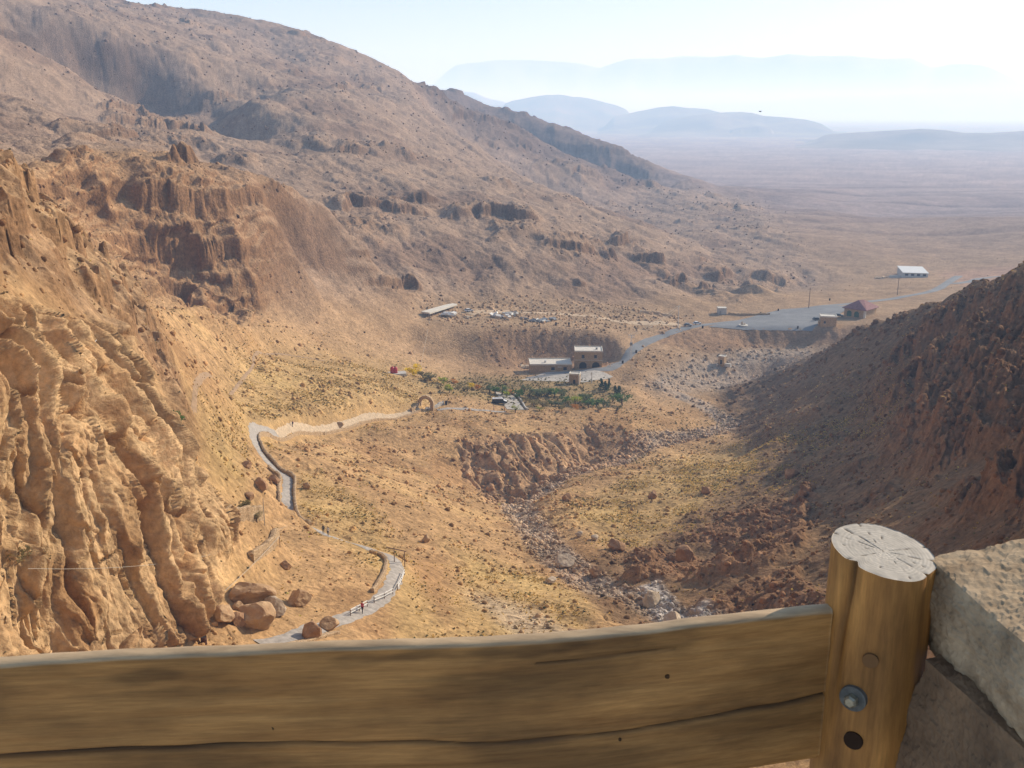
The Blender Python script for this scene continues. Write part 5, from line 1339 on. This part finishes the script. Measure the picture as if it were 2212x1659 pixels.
tuft_lot('dry_grass', sstep(430, 300, RR) * open_ * (z_grass * 1.3 + .12) * gcl * (1 - z_bed), 22000, .14, .42, (.60, .43, .16), 11)
tuft_lot('dry_shrubs', sstep(460, 320, RR) * open_ * clump * (1 - .6 * z_bed), 8000, .16, .44, (.34, .255, .14), 12, .35)
tuft_lot('grey_green_scrub', sstep(420, 300, RR) * open_ * gcl * (.15 + z_grass + zone([(1380,830),(1560,850),(1600,940),(1380,1000),(1300,1100),(1240,1090)], 200, 430, 10)), 5000, .16, .42, (.15, .15, .075), 13)
tuft_lot('hillside_scrub', sstep(320, 500, RR) * sstep(2200, 1300, RR) * (1 - z_flat) * (.2 + clump), 6000, .14, .34, (.27, .21, .15), 14)
tuft_lot('garden_scrub', gard, 1500, .2, .6, (.17, .15, .06), 15)

# ------------------------------------------------------------------ hills and mountains across the plain
def far_hill(label, crest, r, zb, depth, mat, seed, n=90, m=22):
    xs_ = np.interp(np.linspace(0, 1, n), np.linspace(0, 1, len(crest)), [c[0] for c in crest]); ys_ = np.interp(np.linspace(0, 1, n), np.linspace(0, 1, len(crest)), [c[1] for c in crest])
    vs = []
    for i in range(n):
        a, t = ray(xs_[i], ys_[i]); e_ = min(1, min(i, n - 1 - i) / (n * .12)); zc = zb - 8 + (r * t - zb + 8) * e_ * e_ * (3 - 2 * e_)
        for j in range(m):
            s_ = j / (m - 1) * 2 - 1
            rr = r + s_ * depth; f = (1 - abs(s_)) ** 1.7
            x, y = rr * math.sin(a), rr * math.cos(a)
            q = float(fbm(np.array([x]), np.array([y]), depth * .45, 4, seed)[0])
            vs.append((x, y, zb + (zc - zb) * (f + .8 * q * f * (1 - f)) - 6 * (abs(s_) == 1)))
    fs = [(i * m + j, (i + 1) * m + j, (i + 1) * m + j + 1, i * m + j + 1) for i in range(n - 1) for j in range(m - 1)]
    o = MB().add(vs, fs).build(label, mat, smooth=True); o['kind'] = 'structure'; return o
HILL = plain('hill_ground', (.20, .155, .13), 1, .45, .0025)
MTN = plain('mountain_ground', (.34, .33, .33), 1, .1, .001)
far_hill('hills', [(960,262),(990,205),(1005,192),(1025,195),(1050,206),(1080,213),(1110,222),(1150,255)], 11500, -160, 1500, HILL, 301)
far_hill('hills', [(1060,262),(1085,222),(1110,213),(1150,204),(1180,198),(1205,198),(1240,205),(1270,208),(1300,216),(1330,224),(1360,236),(1400,255)], 9000, -150, 1300, HILL, 302)
far_hill('hills', [(1290,262),(1330,248),(1380,234),(1420,226),(1455,225),(1490,230),(1530,232),(1570,244),(1620,262)], 8000, -150, 1000, HILL, 303)
far_hill('hills', [(1380,272),(1430,262),(1490,248),(1550,238),(1600,235),(1625,238),(1650,246),(1700,250),(1740,256),(1780,268),(1830,280)], 7200, -150, 900, HILL, 304)
far_hill('hills', [(1570,282),(1600,274),(1640,270),(1680,280)], 6600, -150, 260, HILL, 305)
far_hill('hills', [(1720,306),(1780,290),(1850,284),(1920,281),(1990,276),(2040,278),(2080,285),(2140,286),(2212,281),(2300,278),(2400,290)], 5200, -152, 700, HILL, 306)
far_hill('far_mountains', [(700,260),(869,142),(930,134),(985,127),(1050,124),(1108,120),(1170,123),(1224,122),(1265,130),(1295,138),(1333,129),(1390,122),(1462,116),(1530,113),(1591,111),(1643,118),(1680,110),(1707,105),(1750,110),(1791,112),(1880,113),(1972,116),(2000,130),(2015,135),(2050,125),(2120,123),(2212,124),(2400,118),(2700,130)], 34000, -230, 5200, MTN, 307, 160)
def ranges2():
    return far_hill('far_mountains', [(1200,270),(1350,236),(1500,222),(1650,214),(1800,206),(1950,200),(2100,190),(2212,186),(2400,180),(2700,200)], 24000, -230, 3000, MTN, 308, 120)
ranges2()

# ------------------------------------------------------------------ bird over the plain
q = at(1642, 241, 190)
t = thing('bird', 'small dark bird gliding above the distant hills', 'bird', q, R(20))
b_ = MB().tube([(-.28, 0, 0), (-.12, 0, .02), (.05, 0, .03), (.22, 0, .03), (.30, 0, .01)], [.02, .07, .09, .05, .01], 8)
b_.add([(-.05, .05, .04), (.12, .05, .04), (.06, .45, .14), (-.06, .85, .06), (-.10, .45, .12)], [(0, 1, 2, 4), (4, 2, 3)])
b_.add([(-.05, -.05, .04), (.12, -.05, .04), (.06, -.45, .14), (-.06, -.85, .06), (-.10, -.45, .12)], [(0, 4, 2, 1), (4, 3, 2)])
b_.add([(-.26, 0, .01), (-.45, .09, .0), (-.48, 0, .0), (-.45, -.09, .0)], [(0, 1, 2, 3)])
b_.build('body', M['cloth_black'], t)
# ------------------------------------------------------------------ the balcony: plank, post and stones close to the camera
def wood_material(name, axis, light, dark, top, crack_z=None):
    m, nt, b = new_mat(name); L = nt.links.new
    b.inputs['Roughness'].default_value = .62; b.inputs['Specular IOR Level'].default_value = .35
    co = nd(nt, 'ShaderNodeTexCoord'); geo = nd(nt, 'ShaderNodeNewGeometry')
    st = (2.2, 9, 34) if axis == 'x' else (26, 26, 2.4)
    mp = nd(nt, 'ShaderNodeMapping'); mp.inputs['Scale'].default_value = st; L(co.outputs['Object'], mp.inputs[0])
    n1 = nd(nt, 'ShaderNodeTexNoise'); n1.inputs['Scale'].default_value = 1.6; n1.inputs['Detail'].default_value = 7; n1.inputs['Roughness'].default_value = .62; n1.inputs['Distortion'].default_value = .5; L(mp.outputs[0], n1.inputs['Vector'])
    mp2 = nd(nt, 'ShaderNodeMapping'); mp2.inputs['Scale'].default_value = (4, 8, 9) if axis == 'x' else (9, 9, 4); L(co.outputs['Object'], mp2.inputs[0])
    n2_ = nd(nt, 'ShaderNodeTexNoise'); n2_.inputs['Scale'].default_value = 1.3; n2_.inputs['Detail'].default_value = 5; L(mp2.outputs[0], n2_.inputs['Vector'])
    r = nd(nt, 'ShaderNodeValToRGB'); e = r.color_ramp.elements; e[0].position, e[1].position = .24, .72; e[0].color = (*dark, 1); e[1].color = (*light, 1); L(n1.outputs['Fac'], r.inputs[0])
    r2 = nd(nt, 'ShaderNodeMapRange', i_1=.36, i_2=.62, i_3=.62, i_4=1.2); L(n2_.outputs['Fac'], r2.inputs[0])
    sc_ = nd(nt, 'ShaderNodeVectorMath', operation='SCALE'); L(r.outputs[0], sc_.inputs[0]); L(r2.outputs[0], sc_.inputs['Scale'])
    cur = sc_.outputs[0]
    sep = nd(nt, 'ShaderNodeAttribute', attribute_name='topw')
    tm = nd(nt, 'ShaderNodeMapRange', i_1=.25, i_2=.75, i_3=0, i_4=.85); L(sep.outputs['Fac'], tm.inputs[0])
    mx = nd(nt, 'ShaderNodeMix'); mx.data_type = 'RGBA'; L(tm.outputs[0], mx.inputs[0]); L(cur, mx.inputs[6])
    r3 = nd(nt, 'ShaderNodeValToRGB'); e = r3.color_ramp.elements; e[0].position, e[1].position = .35, .6; e[0].color = (*[v * .5 for v in top], 1); e[1].color = (*top, 1); L(n1.outputs['Fac'], r3.inputs[0]); L(r3.outputs[0], mx.inputs[7])
    at_ = nd(nt, 'ShaderNodeAttribute', attribute_name='dark')
    inv = nd(nt, 'ShaderNodeMath', operation='SUBTRACT'); inv.inputs[0].default_value = 1; L(at_.outputs['Fac'], inv.inputs[1])
    s2 = nd(nt, 'ShaderNodeVectorMath', operation='SCALE'); L(mx.outputs[2], s2.inputs[0]); L(inv.outputs[0], s2.inputs['Scale'])
    L(s2.outputs[0], b.inputs['Base Color'])
    bp = nd(nt, 'ShaderNodeBump'); bp.inputs['Strength'].default_value = .35; bp.inputs['Distance'].default_value = .004; L(n1.outputs['Fac'], bp.inputs['Height']); L(bp.outputs[0], b.inputs['Normal'])
    n4 = nd(nt, 'ShaderNodeTexNoise'); n4.inputs['Scale'].default_value = 7; n4.inputs['Detail'].default_value = 8; n4.inputs['Roughness'].default_value = .7; L(mp.outputs[0], n4.inputs['Vector'])
    r4 = nd(nt, 'ShaderNodeMapRange', i_1=.35, i_2=.65, i_3=.78, i_4=1.12); L(n4.outputs['Fac'], r4.inputs[0])
    s4 = nd(nt, 'ShaderNodeVectorMath', operation='SCALE'); L(s2.outputs[0], s4.inputs[0]); L(r4.outputs[0], s4.inputs['Scale']); L(s4.outputs[0], b.inputs['Base Color'])
    return m
WOOD = wood_material('plank_wood', 'x', (.44, .225, .07), (.23, .10, .026), (.56, .41, .25))
WPOST = wood_material('post_wood', 'z', (.58, .27, .07), (.30, .125, .03), (.6, .56, .5))
def set_dark(o, vals, name='dark'):
    a = o.data.attributes.new(name, 'FLOAT', 'POINT'); a.data.foreach_set('value', np.asarray(vals, np.float32))
# plank: a bowed board, cross-section with a rounded top, seen along its length
def plank():
    kx = [-1.45, -.95, -.616, -.287, -.005, .173, .30, .424]; ky = [.98, 1.04, 1.072, 1.092, 1.108, 1.140, 1.166, 1.195]
    n = 620; xs_ = np.linspace(-1.45, .424, n)
    ys_ = np.interp(xs_, kx, ky); k = np.ones(61) / 61; yp = np.concatenate([np.full(30, ys_[0]), ys_, ys_[-1] + (np.arange(30) + 1) * (ys_[-1] - ys_[-2])]); ys_ = np.convolve(yp, k, 'valid')
    top = -.640 + .0035 * n2(xs_ * 3.1, xs_ * 0 + 3.3, 1) + .0016 * n2(xs_ * 14, xs_ * 0 + 1.3, 2) - .006 * np.exp(-((xs_ + .62) / .10) ** 2) + .004 * np.exp(-((xs_ - .30) / .12) ** 2)
    bot = -.864
    prof = []                                            # (dy, height fraction) front face from the bottom up, over the top, back down
    front = np.linspace(0, 1, 84)[:-1]
    for f in front: prof.append((0.0, f))
    prof += [(.0015, 1.0), (.004, 1.007), (.008, 1.010), (.014, 1.010), (.019, 1.007), (.022, 1.0), (.024, .98), (.024, .5), (.024, 0)]
    m = len(prof); V = np.zeros((n, m, 3)); Dk = np.zeros((n, m))
    crack = -.772 + .010 * n2(xs_ * 2.3, xs_ * 0, 5) + .003 * n2(xs_ * 11, xs_ * 0, 6) + .012 * np.clip(xs_ - .1, 0, 1) ** 1 * 2
    crack2 = -.668 + .004 * n2(xs_ * 3.3, xs_ * 0, 8)
    cw = .0016 + .0013 * np.clip(n2(xs_ * 4, xs_ * 0 + 7, 9) + .4, 0, 2)
    for j, (dy, f) in enumerate(prof):
        z = bot + (top - bot) * f
        y = ys_ + dy
        d = np.exp(-((z - crack) / cw) ** 2); d2 = np.exp(-((z - crack2) / .0012) ** 2) * (np.abs(xs_ - .12) < .09) 
        if dy == 0.0 and j < 83:
            rel = n2(xs_ * 2.5, z * 26, 11) * .0012 + n2(xs_ * 7, z * 90, 12) * .0006
            y = ys_ + rel + d * .006 + d2 * .003 + (.004 * (f < .02))
            Dk[:, j] = np.clip(d * .92 + d2 * .7 + .45 * sstep(.05, .6, n2(xs_ * 5, z * 45, 13) + .35 * n2(xs_ * 21, z * 90, 14)) * sstep(.62, .9, f), 0, 1)
        V[:, j] = np.stack([xs_, y, z], -1)
    idx_ = np.arange(n * m).reshape(n, m)
    q = np.stack([idx_[:-1, :-1], idx_[1:, :-1], idx_[1:, 1:], idx_[:-1, 1:]], -1).reshape(-1)
    cnt = np.full((n - 1) * (m - 1), 4)
    q = np.concatenate([q, idx_[-1, ::1], idx_[0, ::-1]]); cnt = np.concatenate([cnt, [m, m]])
    o = mesh_from('railing_plank', V.reshape(-1, 3), q, cnt, None, WOOD, True); set_dark(o, Dk.ravel()); T_ = np.zeros((n, m)); T_[:, 82] = .5; T_[:, 83:90] = 1; T_[:, 83:90] *= .82 + .3 * n2(xs_ * 5, xs_ * 0, 17)[:, None]; set_dark(o, T_.ravel(), 'topw'); return o
pk = plank(); put(pk, 'thick weathered brown plank running across the bottom as a balcony rail, split along its length', 'railing plank')
# knots on the plank
for (x_, z_, r_) in ((.20, -.705, .006), (-.30, -.745, .005), (.14, -.79, .005)):
    y_ = float(np.interp(x_, [-.616, -.287, -.005, .173, .424], [1.073, 1.093, 1.110, 1.140, 1.193]))
    MB().tube([(x_, y_ - .0012, z_), (x_ + r_ * .6, y_ + .01, z_ + r_ * .3)], [r_ * .55, r_ * .3], 7).build('knot', plain('knot', (.06, .03, .012), .7), pk)
def post():
    root = thing('railing_post', 'round honey coloured wooden post with a pale cracked cut top and a bolt', 'post', (.490, 1.212, 0))
    nr_, ns = 110, 128; V = np.zeros((nr_, ns, 3)); Dk = np.zeros((nr_, ns))
    th = np.linspace(0, 2 * PI, ns, endpoint=False); zt = -.560
    tx, ty = .12, .16                                    # tilt of the saw cut
    for i in range(nr_):
        f = (i / (nr_ - 1)); base_z = -1.75 + (zt + 1.75) * f ** .6
        x, y = np.cos(th), np.sin(th)
        lump = 1 + .045 * n3(x * 1.1, y * 1.1, np.full(ns, base_z * 2.2), 2) + .012 * n3(x * 5, y * 5, np.full(ns, base_z * 3), 3)
        a0 = R(212) + .25 * (base_z - zt) * 1.2 + .05 * math.sin(base_z * 30); dd = np.abs((th - a0 + PI) % (2 * PI) - PI)
        dep = max(0, 1 - (zt - base_z) / .22)
        groove = np.exp(-(dd / .10) ** 2) * (.16 * dep)
        a1_ = R(312); dd1 = np.abs((th - a1_ + PI) % (2 * PI) - PI); g1 = np.exp(-(dd1 / .03) ** 2) * .06 * max(0, 1 - (zt - base_z) / .05)
        a2_ = R(318) + .10 * (base_z - zt); dd2 = np.abs((th - a2_ + PI) % (2 * PI) - PI)
        flat_ = 1 - .07 * np.exp(-(dd2 / .35) ** 2)
        rad = .0665 * (1 + .10 * (zt - base_z)) * lump * flat_ * (1 - groove - g1)
        z = base_z + (x * rad * -tx + y * rad * ty) * (1 if i > nr_ - 30 else 0) * max(0, (i - nr_ + 30) / 29)
        V[i] = np.stack([x * rad, y * rad, z], -1); Dk[i] = np.clip(groove * 4.5 + g1 * 6, 0, .85)
    # close the top inward with a small chamfer, then the cut face
    idx_ = np.arange(nr_ * ns).reshape(nr_, ns); nx_ = np.roll(idx_, -1, 1)
    q = np.stack([idx_[:-1], nx_[:-1], nx_[1:], idx_[1:]], -1).reshape(-1)
    o = mesh_from('shaft', V.reshape(-1, 3), q, np.full((nr_ - 1) * ns, 4), None, WPOST, True); o.parent = root; set_dark(o, Dk.ravel())
    ring = V[-1]; rings = [1.0, .985, .96] + list(np.linspace(.92, .04, 26)); W = np.zeros((len(rings), ns, 3)); D2 = np.zeros((len(rings), ns))
    cracks = [(R(a), w, l0) for a, w, l0 in ((20, .035, .1), (75, .02, .45), (128, .045, .0), (150, .03, .2), (205, .04, .25), (245, .02, .5), (285, .02, .35), (312, .05, .3), (350, .03, .1), (100, .015, .3), (330, .015, .5), (175, .015, .3))]
    for k, s_ in enumerate(rings):
        W[k] = ring * s_; W[k][:, 2] = zt + W[k][:, 0] * -tx + W[k][:, 1] * ty - (.0025 if k == 0 else .0008 if k == 1 else 0) + .0006 * n2(W[k][:, 0] * 300, W[k][:, 1] * 300, 4)
        if k == 0: W[k][:, 2] = ring[:, 2]
        for a, w, l0 in cracks:
            aa = a + .025 * math.sin(s_ * 9 + a * 3); dd = np.abs((th - aa + PI) % (2 * PI) - PI); on = 1 if s_ > l0 else 0
            g = np.exp(-(dd * (s_ + .15) / (w * .28)) ** 2) * on; D2[k] = np.maximum(D2[k], g * .7); W[k][:, 2] -= g * .0018
        rg_ = .5 + .5 * np.sin(s_ * 95 + 2.0 * n2(W[k][:, 0] * 20, W[k][:, 1] * 20, 6)); D2[k] = np.maximum(D2[k], .16 * rg_)
    idx_ = np.arange(len(rings) * ns).reshape(-1, ns); nx_ = np.roll(idx_, -1, 1)
    q = np.concatenate([np.stack([idx_[:-1], nx_[:-1], nx_[1:], idx_[1:]], -1).reshape(-1), idx_[-1]]); cnt = np.concatenate([np.full((len(rings) - 1) * ns, 4), [ns]])
    m, nt, b = new_mat('cut_wood'); b.inputs['Roughness'].default_value = .8
    at_ = nd(nt, 'ShaderNodeAttribute', attribute_name='dark'); r = nd(nt, 'ShaderNodeValToRGB'); e = r.color_ramp.elements; e[0].color = (.53, .47, .39, 1); e[1].color = (.05, .035, .025, 1); e[1].position = .55
    co = nd(nt, 'ShaderNodeTexCoord'); n1 = nd(nt, 'ShaderNodeTexNoise'); n1.inputs['Scale'].default_value = 60; n1.inputs['Detail'].default_value = 6; nt.links.new(co.outputs['Object'], n1.inputs['Vector'])
    mr = nd(nt, 'ShaderNodeMapRange', i_1=.3, i_2=.7, i_3=.8, i_4=1.12); nt.links.new(n1.outputs['Fac'], mr.inputs[0]); s2 = nd(nt, 'ShaderNodeVectorMath', operation='SCALE')
    nt.links.new(at_.outputs['Fac'], r.inputs[0]); nt.links.new(r.outputs[0], s2.inputs[0]); nt.links.new(mr.outputs[0], s2.inputs['Scale']); nt.links.new(s2.outputs[0], b.inputs['Base Color'])
    c = mesh_from('cut_top', W.reshape(-1, 3), q, cnt, None, m, False); c.parent = root; set_dark(c, D2.ravel())
    # bolt with washer, and the knot hole below
    def on_face(dx, dy, out=0):
        u, v = (dx * K - 512) / F, (dy * K - 384) / F; d = Vector((u, CP - v * SP, -SP - v * CP)); cx, cy = .490, 1.212; r_ = .0690 + out
        a_ = d.x ** 2 + d.y ** 2; b_ = -2 * (d.x * cx + d.y * cy); c_ = cx * cx + cy * cy - r_ * r_; t_ = (-b_ - math.sqrt(max(0, b_ * b_ - 4 * a_ * c_))) / (2 * a_)
        P_ = d * t_; n_ = Vector((P_.x - cx, P_.y - cy, 0)).normalized(); return P_ - Vector((cx, cy, 0)), n_
    P_, n_ = on_face(1843, 1508)
    w_ = MB().tube([P_ - n_ * .006, P_ + n_ * .003, P_ + n_ * .0035], [.0175, .0175, .0160], 28).build('bolt', plain('zinc', (.13, .13, .12), .6, .35, 60, .2), root)
    MB().tube([P_ + n_ * .003, P_ + n_ * .012, P_ + n_ * .0145], [.0088, .0088, .006], 6).build('nut', plain('zinc_bright', (.42, .38, .28), .35, .3, 80, .7), w_)
    P_, n_ = on_face(1843, 1600)
    MB().tube([P_ - n_ * .01, P_ + n_ * .0012], [.0125, .0125], 20).build('knot_hole', plain('hole', (.035, .018, .01), .9), root)
    P_, n_ = on_face(1880, 1428)
    MB().tube([P_ - n_ * .01, P_ + n_ * .0006], [.010, .010], 20).build('knot', plain('knot_ring', (.20, .10, .04), .8), root)
post()
def block(name, dims, loc, rot, seed, mat, lift=.05, parent=None, sub=5, rounding=.25):
    bm = bmesh.new(); bmesh.ops.create_cube(bm, size=2)
    bmesh.ops.subdivide_edges(bm, edges=bm.edges, cuts=[0, 1, 3, 7, 15, 40, 90][sub], use_grid_fill=True)
    P = np.array([v.co[:] for v in bm.verts]); nn_ = P / (np.linalg.norm(P, axis=1, keepdims=True))
    P = P * (1 - rounding * .5) + nn_ * rounding * .5 * 1.2
    D_ = np.array(dims); Q = P * D_
    n_ = n3(Q[:, 0] * 6, Q[:, 1] * 6, Q[:, 2] * 8, seed) * .60 + n3(Q[:, 0] * 17, Q[:, 1] * 30, Q[:, 2] * 34, seed + 1) * .07 + n3(Q[:, 0] * 55, Q[:, 1] * 95, Q[:, 2] * 90, seed + 2) * .05 + n3(Q[:, 0] * 150, Q[:, 1] * 220, Q[:, 2] * 200, seed + 3) * .05
    Q = Q + nn_ * (n_ * lift)[:, None]
    for v, q_ in zip(bm.verts, Q): v.co = Vector(q_)
    me = bpy.data.meshes.new(name); bm.to_mesh(me); bm.free(); me.materials.append(mat)
    o = bpy.data.objects.new(name, me); COL.objects.link(o); o.location = loc; o.rotation_euler = rot
    if parent: o.parent = parent
    return o
ST = plain('wall_stone', (.54, .40, .255), .95, 0, 18, c2=(.27, .185, .11), bump=.006, detail=10)
ST2 = plain('wall_stone_brown', (.30, .19, .11), .95, 0, 11, c2=(.16, .10, .06), bump=.006, detail=10)
ST3 = plain('wall_stone_grey', (.40, .40, .42), .95, 0, 14, c2=(.22, .22, .25), bump=.006, detail=10)
MORT = plain('mortar', (.22, .17, .13), .98, .35, 30, bump=.01)
wl = thing('parapet_wall', 'rough stone parapet with a sunlit flat top on the right of the post', 'wall', (0, 0, 0)); wl['kind'] = 'thing'
block('capstone', (.27, .19, .060), (.838, 1.085, -.628), (R(3), R(-3), R(10)), 3, ST, .055, wl, 6, .50)
block('stone', (.20, .15, .18), (.740, 1.09, -.875), (.1, .05, .3), 5, ST2, .045, wl, 6, .5)
block('stone', (.13, .10, .10), (.70, .885, -.835), (.0, .1, -.3), 9, ST3, .04, wl, 6, .5)
block('stone', (.20, .14, .2), (.63, 1.10, -1.25), (.1, -.1, .2), 13, ST2, .03, wl, 5, .5)
block('stone', (.2, .14, .2), (.98, .95, -1.2), (.1, -.1, .1), 17, ST, .03, wl, 5, .5)
block('mortar', (.30, .13, .45), (.86, 1.08, -1.22), (0, 0, .15), 21, MORT, .02, wl, 4, .2)
tf = MB().box(-6, 6, -8, 1.42, -2.1, -1.72).build('terrace_floor', M['concrete']); tf['kind'] = 'structure'
tb = MB().box(-6.5, 6.5, -9, 1.35, -46, -2.101).build('terrace_building', M['limestone']); put(tb, 'tall stone building under the balcony', 'building'); tb['kind'] = 'thing'
cam.dof.use_dof = True; cam.dof.focus_distance = 220; cam.dof.aperture_fstop = 40
for o in bpy.data.objects:
    if o.parent is None and o.get('label') and not o.get('kind'): o['kind'] = 'thing'
